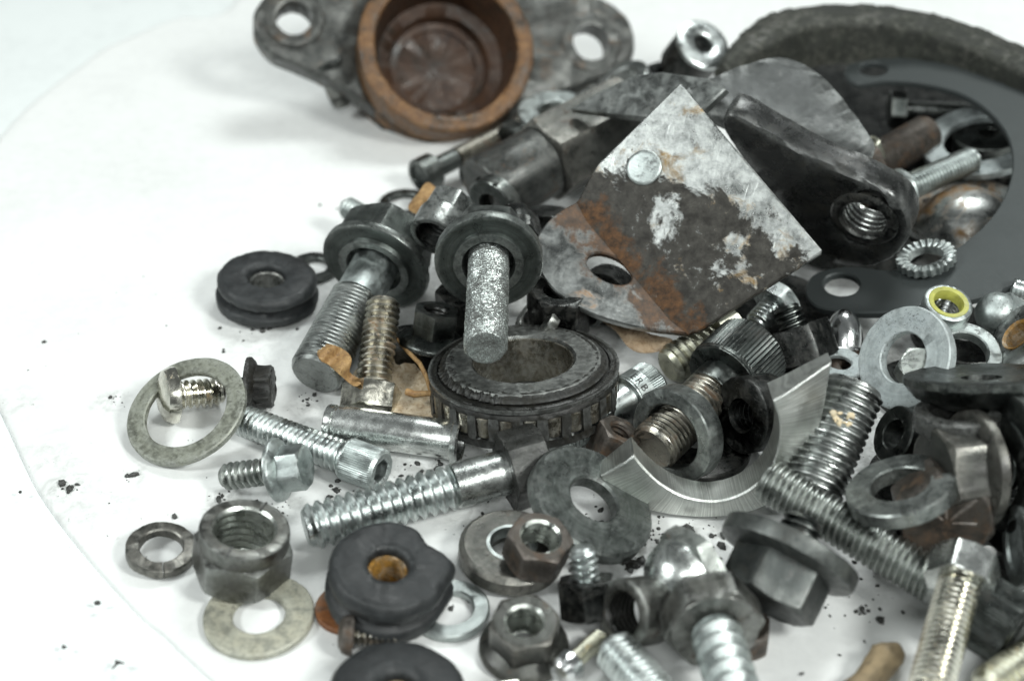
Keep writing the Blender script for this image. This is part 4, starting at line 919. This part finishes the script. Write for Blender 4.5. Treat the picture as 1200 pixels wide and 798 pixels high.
# steel ring plate ---------------------------------------------------
rp_ = Plane((960, 342, 10), (1190, 250, 24), (1030, 80, 26))
T = Thing('clutch_plate', 'large dark grey steel ring plate with drilled lugs at the right', 'clutch plate')
out = [(944, 338), (952, 322), (975, 314), (1005, 312), (1040, 316), (1085, 310), (1130, 284), (1165, 250), (1184, 210), (1184, 170), (1165, 138), (1130, 112), (1085, 98), (1040, 94), (1005, 98), (990, 88), (996, 74), (1025, 66), (1070, 66), (1130, 76), (1190, 96), (1260, 140), (1300, 200), (1290, 262), (1240, 310), (1180, 338), (1110, 356), (1030, 366), (968, 362), (948, 352)]
bm = bmesh.new(); slab(bm, rp_.loop(smooth_loop(out, 4)), [rp_.ell(986, 333, 21, 13, 0.05), rp_.ell(1023, 81, 17, 8, 0.05)], 2.2, 0.4)
T.part('clutch_plate', bm, 'ring_plate', 40); T.put(rp_.o, rp_.m)

# friction lining ------------------------------------------------------
T = Thing('friction_disc', 'dark fibrous friction disc leaning at the top right', 'friction disc')
pts = [(846, 78), (880, 55), (925, 37), (975, 31), (1030, 32), (1085, 42), (1135, 58), (1180, 78), (1225, 100), (1280, 135)]
P3 = [P(x, y + 8, 31) for x, y in pts]; bm = bmesh.new(); rows = []
fine_ = []
for i in range(len(P3) - 1):
    for t in range(5): fine_.append(P3[i].lerp(P3[i + 1], t / 5))
for i, p in enumerate(fine_):
    t = (fine_[min(i + 1, len(fine_) - 1)] - fine_[max(0, i - 1)]).normalized(); s = Vector((-t.y, t.x, 0)) * -1
    if s.y > 0: s = -s
    f_ = min(1, 0.35 + i / 12); wdt, hg = 7.0 * f_, 6.6 * f_
    q = Vector((0, 0, 1)); prof = [(-wdt, -hg), (-wdt, 0), (-wdt + .8, hg - 1), (-wdt + 2, hg), (0, hg + .6), (wdt - 2, hg), (wdt - .6, hg - 1), (wdt, 0), (wdt, -hg)]
    rows.append([p + s * a + q * b for a, b in prof])
grid(bm, rows, True, True, True); grown(bm, 3); rough_up(bm, 0.45, 0.3, 5); rough_up(bm, 0.3, 1.2, 8)
a3, b3, c3 = P3[0], P3[4], P3[-1]; ax, ay, bx_, by_, cx_, cy_ = a3.x, a3.y, b3.x, b3.y, c3.x, c3.y
dd = 2 * (ax * (by_ - cy_) + bx_ * (cy_ - ay) + cx_ * (ay - by_)); qa, qb, qc = ax * ax + ay * ay, bx_ * bx_ + by_ * by_, cx_ * cx_ + cy_ * cy_
o = Vector(((qa * (by_ - cy_) + qb * (cy_ - ay) + qc * (ay - by_)) / dd, (qa * (cx_ - bx_) + qb * (ax - cx_) + qc * (bx_ - ax)) / dd, 24))
for v in bm.verts: v.co -= o
T.part('friction_disc', bm, 'lining', 60); T.put(o, Matrix.Identity(3))

# rusty bored housing --------------------------------------------------
n = facing(524, 54, 0.93, 66); C0 = P(524, 54, 27); k = K(C0); m = frame(n)
T = Thing('bored_housing', 'rusty bored housing with two eared flange standing at the back', 'housing')
ro, ri = 104 * k, 84 * k
bm = bmesh.new(); spin(bm, [(ro * 0.95, -40), (ro * 0.97, -20), (ro * 0.985, -5), (ro, -1.0), (ro - 0.25, -0.3), (ro - 0.8, 0), (ro - 2, 0.05), (ri + 1.5, 0.0), (ri + 0.6, -0.15), (ri + 0.2, -0.8)], 96); rough_up(bm, 0.35, 0.1, 3); rough_up(bm, 0.22, 0.7, 8); T.part('barrel', bm, 'bore_rust', 45)
bm = bmesh.new(); spin(bm, [(ri + 0.25, -0.7), (ri, -2), (ri * 0.93, -10), (ri * 0.90, -15), (62 * k, -16.5), (60 * k, -18), (58 * k, -26)], 96); rough_up(bm, 0.4, 0.15, 4); T.part('bore', bm, 'bore_inside', 45)
bm = bmesh.new(); spin(bm, [(59 * k, -24), (52 * k, -21.5), (49 * k, -22.2), (20 * k, -21.6), (0.03, -21.4)], 72, cap1=True); rough_up(bm, 0.35, 0.25, 5)
T.part('inner_disc', bm, 'bore_inside', 45)
bm = bmesh.new(); loop_spin(bm, [(50 * k, -21), (58 * k, -20.4), (59 * k, -19.6), (61 * k, -19.6), (61 * k, -22)], 72); T.part('retaining_ring', bm, 'bore_inside', 40)
pl = Plane((524, 54, 27), (530, 54, 27), (524, 60, 27)); pl.n = n; pl.o = C0 - n * 13; pl.m = m
out = smooth_loop([(298, 18), (300, 42), (318, 64), (350, 78), (392, 98), (430, 122), (480, 150), (560, 158), (618, 150), (650, 112), (690, 96), (722, 84), (742, 66), (742, 34), (722, 8), (690, -8), (640, -22), (580, -60), (470, -60), (410, -34), (345, -18), (312, -6)], 4)
bm = bmesh.new(); cc = m.transposed() @ (C0 - pl.o); slab(bm, pl.loop(out), [pl.ell(344, 22, 22, 18), pl.ell(693, 50, 24, 22), circle(cc.x, cc.y, ro * 0.965, n=72)], 9.0, 0.8)
rough_up(bm, 0.3, 0.15, 6)
for v in bm.verts: v.co.z -= 13
du = m.transposed() @ (pl.o - (C0 - n * 13))
T.part('flange', bm, 'cast_dark', 45)
c = (m.transposed() @ (pl.hit(693, 50) - C0))
bm = bmesh.new(); loop_spin(bm, [(24 * k, -9), (23 * k, 0.3), (28 * k, 0.5), (36 * k, 0.3), (39 * k, -1)], 48)
for v in bm.verts: v.co += Vector((c.x, c.y, -13))
rough_up(bm, 0.3, 0.3, 8); T.part('boss', bm, 'cast_dark', 45)
c = (m.transposed() @ (pl.hit(344, 22) - C0))
bm = bmesh.new(); loop_spin(bm, [(22 * k, -6), (21 * k, 0.5), (25 * k, 0.9), (34 * k, 0.6), (37 * k, -1)], 48)
for v in bm.verts: v.co += Vector((c.x, c.y, -13))
rough_up(bm, 0.2, 0.3, 9); T.part('boss', bm, 'cast_dark', 45)
T.put(C0, m)
bolt('stud with a brassy tip poking down below the left ear of the housing', (386, 84, 16), (402, 124, 5), 26, 1.3, dict(kind='hex', r=24, h=16), 'steel_brown', 'dark', name='threaded_stud', cat='stud', plain=0.7, smat='steel_brown')

# long dark coupling, bar and bolts left of the bracket --------------------
A, B = P(566, 226, 17), P(735, 138, 24); k = K(A); L = (B - A).length; r = 44 * k
T = Thing('coupling', 'dark brown coupling with round collar and hex body left of the bracket', 'coupling')
bm = bmesh.new(); loop_spin(bm, [(r * 0.42, 0.6), (r * 0.42, 5), (r * 0.5, L * 0.5), (r * 0.97, L * 0.5), (r, 10), (r, 0.8), (r * 0.93, 0), (r * 0.6, 0)], 64); rough_up(bm, 0.2, 0.2, 3); T.part('collar', bm, 'cast_dark', 40)
bm = bmesh.new(); hex_body(bm, r * 1.08, L * 0.40, L * 1.02, seg=72, hole=r * 0.5); rough_up(bm, 0.15, 0.15, 4); T.part('hex_body', bm, 'dark_rust', 32)
T.put(A, frame(B - A) @ Matrix.Rotation(R(12), 3, 'Z'))
A, B = P(600, 172, 16), P(722, 108, 30)
d = (B - A).normalized(); s = Vector((-d.y, d.x, 0)).normalized(); bm = bmesh.new(); u = s.cross(d)
L = (B - A).length; rows = []
for x in (0, .3, L - .3, L):
    e = 0.25 if x in (0, L) else 0
    rows.append([Vector((a * (4 - e), b * (1.2 - e), x)) for a, b in ((-1, -1), (1, -1), (1, 0.7), (0.9, 1), (-0.9, 1), (-1, 0.7))])
grid(bm, rows, True, True, True); rough_up(bm, 0.1, 0.3, 2); T = Thing('flat_bar', 'bright flat steel bar lying behind the dark coupling', 'bar'); T.part('flat_bar', bm, 'steel', 30)
T.put(A, Matrix((s, d.cross(s), d)).transposed())
bolt('long oily bolt with round dark head behind the small brown leaf', (508, 199, 7), (612, 146, 9), 24, 1.3, dict(kind='cup', r=21, h=22), 'rust_thread', 'dark', plain=0.25, smat='dark', name='cap_bolt')
bolt('second thin dark bolt lying along the flat bar', (560, 205, 12), (650, 150, 16), 26, 1.2, dict(kind='cup', r=19, h=14), 'steel', 'dark', name='cap_bolt')
nut('round_nut', 'dark rounded nut lying between coupling and bar', 640, 168, 30, 13, 9, 'cast_dark', 'cast_dark', base=8)

# middle heap left of the bracket
washer('flat_washer', 'dark ring washer partly under the small brown leaf', 474, 236, 30, 19, 1.8, 'dark', base=0)
bolt('silver slotted screw end peeking left behind the biggest hex head', (440, 262, 9), (404, 242, 9), 27, 1.4, dict(kind='pan', r=26, h=14), 'zinc_dull', 'zinc_dull', name='pan_screw', cat='screw', group='loose screws')
nut('flange_nut', 'pale flange nut with a dark bore between the two big washered bolts', 508, 278, 34, 22, 12, 'steel', 'black', (0.62, 240), z=24, flange=0, collar=(6, 33))
acorn('silver capped nut with bright glints right of the small brown leaf', (512, 258, 19), (560, 246, 21), 28, 'zinc', 0.4, 0.1)
acorn('dark domed nut with a white chip behind the wide grey green washer', (604, 285, 22), (606, 244, 25), 30, 'black', 0.35, 0.25)
washer('thick_washer', 'dark ring standing behind the dark domed nut', 575, 244, 36, 18, 4, 'dark', (0.6, 215), z=18)
nut('flange_nut', 'dark flange nut tipped over between the two big bolts', 512, 362, 30, 14, 9, 'dark', 'black', (0.36, 82), z=16, flange=42)
spring_washer('small dark hooked split washer behind the bearing', 628, 372, 30, 19, 3, 'steel_brown', (0.55, 140), z=13, turn=-60, lift=1.2, gap=40)
bolt('black round bolt head in shadow under the bracket lug', (706, 352, 9), (690, 372, 10), 30, 1.3, dict(kind='cup', r=34, h=30), 'dark', 'black')
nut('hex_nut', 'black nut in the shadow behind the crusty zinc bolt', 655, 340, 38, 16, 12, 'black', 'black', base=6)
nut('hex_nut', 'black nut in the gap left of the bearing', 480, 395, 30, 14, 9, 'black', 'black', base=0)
nut('hex_nut', 'black nut under the wide grey green washer', 545, 340, 36, 15, 10, 'black', 'black', base=4)  # this nut and the next washer use the plain black material
washer('thick_washer', 'black thick washer at the foot of the coupling', 640, 262, 44, 18, 7, 'black', base=10)

# inside and around the ring plate
bolt('dark rusty thick thread inside the ring plate', (1010, 200, 16), (1088, 156, 18), 46, 1.2, dict(kind='hex', r=46, h=34), 'rust_dark', 'rust_dark', depth=0.5)
washer('flat_washer', 'white crescent of a washer inside the ring plate', 1150, 162, 70, 44, 2.2, 'pale', (0.58, 96), z=20)
washer('thick_washer', 'black disc lying in the white crescent washer', 1158, 156, 40, 12, 5, 'dark', (0.5, 92), z=18)
bolt('pale silver stud lying inside the ring plate', (1060, 222, 17), (1142, 186, 20), 32, 1.1, dict(kind='pan', r=26, h=12), 'zinc_dull', 'zinc_dull', name='threaded_stud', cat='stud')
k = ground_k(1130, 250, 12)
bm = bmesh.new(); spin(bm, [(74 * k, -2.5), (74 * k, 0), (70 * k, 0.6), (64 * k, 0.2), (56 * k, -1.5), (46 * k, 1.5), (30 * k, 4.5), (14 * k, 5.6), (0.05, 5.8)], 64, cap1=True); rough_up(bm, 0.2, 0.2, 3)
T = Thing('domed_cap', 'polished domed cap with a rust blotch inside the ring plate', 'cap'); T.part('domed_cap', bm, 'rusty_silver', 45); T.put(P(1130, 250, 12), orient(1130, 250, (0.55, 92)))
k = ground_k(1085, 298, 18); ro, ri = 33 * k, 20 * k
bm = bmesh.new(); tooth = lambda a: 0.5 + 0.5 * math.sin(a * 22)
spin(bm, [(ri, -2), (ri, 0), lambda a: (ri + 1, 0.5 * tooth(a)), lambda a: (ro - 0.7, 0.9 * tooth(a)), lambda a: (ro - 0.3 + 0.6 * tooth(a), 0.3), lambda a: (ro - 0.3 + 0.6 * tooth(a), -1.6), (ro - 0.8, -2), (ri, -2)], 132)
T = Thing('toothed_washer', 'pale toothed lock washer against the ring plate opening', 'washer', 'loose washers'); T.part('toothed_washer', bm, 'zinc_dull', 35); T.put(P(1085, 300, 19), orient(1085, 300, (0.55, 100)))
nut('hex_nut', 'small brassy nut at the top left inside the ring plate', 1017, 168, 15, 7, 6, 'yellow_zinc', 'yellow_zinc', (0.6, 110), z=24)
bolt('thin grey bolt lying under the top edge of the ring plate', (1060, 128, 14), (1150, 132, 14), 20, 1.0, dict(kind='hex', r=22, h=18), 'steel', 'dark')
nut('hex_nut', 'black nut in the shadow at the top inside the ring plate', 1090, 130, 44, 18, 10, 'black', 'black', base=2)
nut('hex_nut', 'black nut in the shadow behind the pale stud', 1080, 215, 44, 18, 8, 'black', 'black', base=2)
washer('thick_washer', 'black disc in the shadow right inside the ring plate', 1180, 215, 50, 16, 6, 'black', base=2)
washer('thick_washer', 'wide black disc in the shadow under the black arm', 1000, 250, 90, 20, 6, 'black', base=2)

for (x, y, r, lab) in ((1080, 140, 185, 'added wide black plate that darkens the gaps under the steel ring plate'), (1085, 560, 66, 'added black disc that darkens the gap under the lock washer at the right'), (1165, 640, 62, 'added black disc that darkens the gap below the large upright dark washer'),
                       (1185, 480, 66, 'added black disc that darkens the gap at the right edge under the dished disc'), (945, 425, 60, 'added black disc that darkens the gap right of the knurled cap screw'), (1085, 455, 60, 'added black disc that darkens the gap under the large pale washer'),
                       (1130, 390, 60, 'added black disc that darkens the gap under the yellow ringed lock nut'), (905, 355, 70, 'added black disc that darkens the gap under the right corner of the bracket')):
    washer('thick_washer', lab, x, y, r, 14, 2.2 if r < 100 else 1.6, 'black', base=0, seg=56)  # black fillers added so the gaps in the heap look shaded
# behind, top middle
T = Thing('socket_screw', 'silver faced black cap screw standing left of the friction disc', 'bolt', 'loose bolts')
n = facing(824, 52, 0.72, 52); k = ground_k(824, 52, 30)
bolt_parts(T, 18, 18 * k, 1.4, dict(kind='cup', r=32, h=48), 'black', 'black', k=k); hz_ = 48 * k
bm = bmesh.new(); loop_spin(bm, [(12 * k, -hz_ + 2), (12 * k, -hz_ - 0.1), (14 * k, -hz_ - 0.5), (29 * k, -hz_ - 0.5), (32.5 * k, -hz_ - 0.1), (32.6 * k, -hz_ + 1.2), (30 * k, -hz_ + 2)], 56); T.part('face_ring', bm, 'zinc', 40); T.put(P(824, 52, 32) - n * 48 * k, frame(-n))
washer('thick_washer', 'dark silver rimmed ring beside the right ear of the housing', 728, 92, 34, 20, 5, 'steel', (0.5, 120), z=18)
nut('hex_nut', 'grey nut behind the top corner of the bracket', 700, 118, 36, 16, 12, 'steel', 'dark', (0.6, 100), z=26)
nut('hex_nut', 'black nut behind the socket head left of the friction disc', 785, 84, 34, 15, 12, 'black', 'black', base=6)
washer('flat_washer', 'silver washer lying in front of the right ear of the housing', 650, 128, 44, 20, 2.5, 'zinc_dull', (0.5, 92), z=16)
bolt('thin oily bolt under the right side of the housing', (610, 160, 10), (700, 108, 14), 26, 1.3, dict(kind='hex', r=24, h=18), 'steel_brown', 'dark')

# ================================================================== LEAVES
def leaf(label, pts, z_fn, mat, px0, curl=0.8, seed=1, name='dry_leaf', th=0.22, group='dry leaf pieces'):
    """outline in photo pixels laid on heights z_fn(px, py)"""
    lp = smooth_loop(pts, 4); bm = bmesh.new()
    vs = [bm.verts.new((p[0], p[1], 0)) for p in lp]; es = [bm.edges.new((vs[i - 1], vs[i])) for i in range(len(vs))]
    bmesh.ops.triangle_fill(bm, use_beauty=True, edges=es)
    bmesh.ops.subdivide_edges(bm, edges=[e for e in bm.edges if e.calc_length() > 7], cuts=3)
    bmesh.ops.triangulate(bm, faces=bm.faces[:])
    o = P(*px0)
    for v in bm.verts:
        z = z_fn(v.co.x, v.co.y) + curl * noise.fractal(Vector((v.co.x * 0.03 + seed, v.co.y * 0.03, 0)), 0.7, 2, 3)
        v.co = P(v.co.x, v.co.y, max(0.3, z)) - o
    bm.normal_update()
    ex = bmesh.ops.extrude_face_region(bm, geom=bm.faces[:])
    for v in [g for g in ex['geom'] if isinstance(g, bmesh.types.BMVert)]: v.co.z -= th
    T = Thing(name, label, 'leaf', group); T.part(name, bm, mat, 70); T.put(o, Matrix.Identity(3)); return T
leaf('big pale dry leaf between the standing rusty bolt and the bearing', [(470, 400), (485, 425), (505, 448), (522, 470), (538, 492), (500, 492), (470, 486), (440, 474), (420, 460), (410, 445), (425, 425), (448, 410)], lambda x, y: 4.5 + max(0, (440 - y) * 0.05), 'leaf_pale', (480, 460, 4), 1.0, 3)
leaf('brown leaf scrap folded over the biggest threaded bolt', [(371, 405), (385, 403), (402, 409), (412, 420), (410, 436), (424, 446), (415, 452), (400, 440), (385, 427), (374, 420)], lambda x, y: 13.4 - max(0, (x - 400) * 0.16) + 1.2 * math.sin((x + y) * 0.16), 'leaf', (395, 420, 12), 1.6, 5)
leaf('small orange brown leaf scrap lying behind the biggest hex head', [(478, 243), (490, 226), (500, 214), (510, 219), (521, 228), (516, 242), (500, 250), (492, 252)], lambda x, y: 21 + (y - 232) * 0.06 + 1.0 * math.sin(x * 0.22), 'leaf', (500, 234, 21), 0.8, 8)
leaf('crumpled brown leaf under the bracket lug', [(680, 352), (700, 362), (735, 380), (765, 392), (788, 398), (775, 410), (752, 413), (735, 405), (722, 388), (700, 372), (684, 362)], lambda x, y: 9.0 - (y - 370) * 0.06, 'leaf_dark', (735, 390, 8), 1.2, 11)
bm = bmesh.new(); pts = [P(x, y, z) for x, y, z in ((466, 398, 9), (478, 412, 9.5), (492, 426, 9), (500, 442, 8.5), (505, 458, 8), (514, 462, 9), (524, 470, 9), (531, 482, 8), (534, 493, 7))]
o = pts[4].copy(); tube(bm, [p - o for p in pts], [0.45, 0.5, 0.55, 0.55, 0.6, 0.6, 0.6, 0.55, 0.5], 8)
p2 = [P(x, y, z) for x, y, z in ((477, 459, 8.5), (486, 462, 8.8), (500, 461, 9), (512, 461, 9))]; tube(bm, [p - o for p in p2], [0.85, 0.8, 0.65, 0.55], 8)
T = Thing('leaf_stem', 'thin curly brown leaf stem hanging beside the bearing', 'stem'); T.part('leaf_stem', bm, 'leaf', 60); T.put(o, Matrix.Identity(3))

# yellow grit stuck on the thick stud
bm = bmesh.new(); rnd = random.Random(4); o = P(990, 490, 30.5)
def crumb(bm, c, s, rnd):
    g = bmesh.ops.create_icosphere(bm, subdivisions=1, radius=s)
    sq = Vector((rnd.uniform(.6, 1.4), rnd.uniform(.6, 1.4), rnd.uniform(.5, 1)))
    rt_ = Matrix.Rotation(rnd.uniform(0, 6.3), 3, 'Z')
    for v in g['verts']:
        q = v.co * rnd.uniform(0.65, 1.3); v.co = rt_ @ Vector((q.x * sq.x, q.y * sq.y, q.z * sq.z)) + c
for i in range(16):
    q = P(984 + rnd.uniform(-9, 15), 488 + rnd.uniform(-6, 10), 0); d = (CAMPOS - q).normalized()
    base_p = P(984 + rnd.uniform(-9, 15), 488 + rnd.uniform(-6, 10), 27.0)
    crumb(bm, base_p - o, rnd.uniform(0.4, 0.8), rnd)
T = Thing('grit_lump', 'small yellow and pink lump of grit on the thick grimy stud', 'grit'); T.part('grit_lump', bm, 'deposit', 60); T.put(o, Matrix.Identity(3))

# ================================================================== DIRT ON THE BOARD
rnd = random.Random(11); bm = bmesh.new()
spots = [(760, 625, 24, 60), (735, 655, 12, 14), (740, 662, 10, 12), (815, 628, 24, 18), (905, 690, 30, 30), (262, 585, 10, 10), (265, 590, 6, 6), (360, 468, 14, 14), (300, 380, 26, 10), (155, 558, 6, 7), (80, 571, 8, 9), (135, 470, 9, 7),
         (745, 660, 7, 40), (700, 610, 20, 20), (395, 575, 8, 14), (1000, 700, 40, 22), (1020, 720, 20, 8), (620, 520, 60, 40), (560, 610, 30, 20), (500, 550, 30, 18), (690, 540, 40, 25), (330, 600, 12, 8), (850, 720, 40, 22), (880, 660, 40, 20), (540, 700, 20, 8), (700, 700, 40, 16), (440, 560, 30, 8), (300, 480, 20, 8), (160, 655, 10, 8), (450, 480, 60, 30), (780, 460, 40, 20), (380, 410, 30, 8)]
def place(px, py, s):
    p = P(px, py, 0); crumb(bm, p + Vector((0, 0, s * 0.35)), s, rnd)
for px, py, sp, n_ in spots:
    for i in range(n_): place(rnd.gauss(px, sp * 0.6), rnd.gauss(py, sp * 0.45), min(1.3, 0.14 + rnd.expovariate(5.5)))
for px, py, s in ((52, 401, .5), (33, 434, .25), (375, 241, .5), (395, 245, .3), (115, 707, .7), (24, 577, .4), (75, 758, .4), (262, 413, .4), (195, 382, .25), (138, 777, .6), (296, 387, .6), (308, 388, .8), (316, 386, .6), (258, 385, .45), (262, 410, .4), (848, 628, 1.0), (806, 621, 1.3), (842, 655, .6), (846, 641, .9), (1030, 727, .9), (1058, 718, .5), (1013, 752, .3), (1028, 687, .5), (940, 790, .6), (206, 607, .5), (256, 587, .8), (300, 590, .8), (155, 654, .7), (205, 606, .6)): place(px, py, s)
for i in range(40): place(rnd.uniform(20, 420), rnd.uniform(240, 780), rnd.uniform(0.08, 0.18))
o = mesh_obj('dirt_crumbs', bm, 'grit', 60); o['kind'] = 'stuff'; o['label'] = 'black dirt crumbs scattered over the white board'
bm = bmesh.new()
for a, b, c in (((131, 784), (137, 777), (142, 776)), ((135, 773), (140, 776), (146, 777)), ((1030, 724), (1031, 729), (1036, 731))):
    tube(bm, [P(*a, .5), P(*b, .6), P(*c, .4)], [.1, .28, .12], 6)
o = mesh_obj('dirt_fibres', bm, 'grit', 60); o['kind'] = 'stuff'; o['label'] = 'tiny dark fibres lying on the white board'
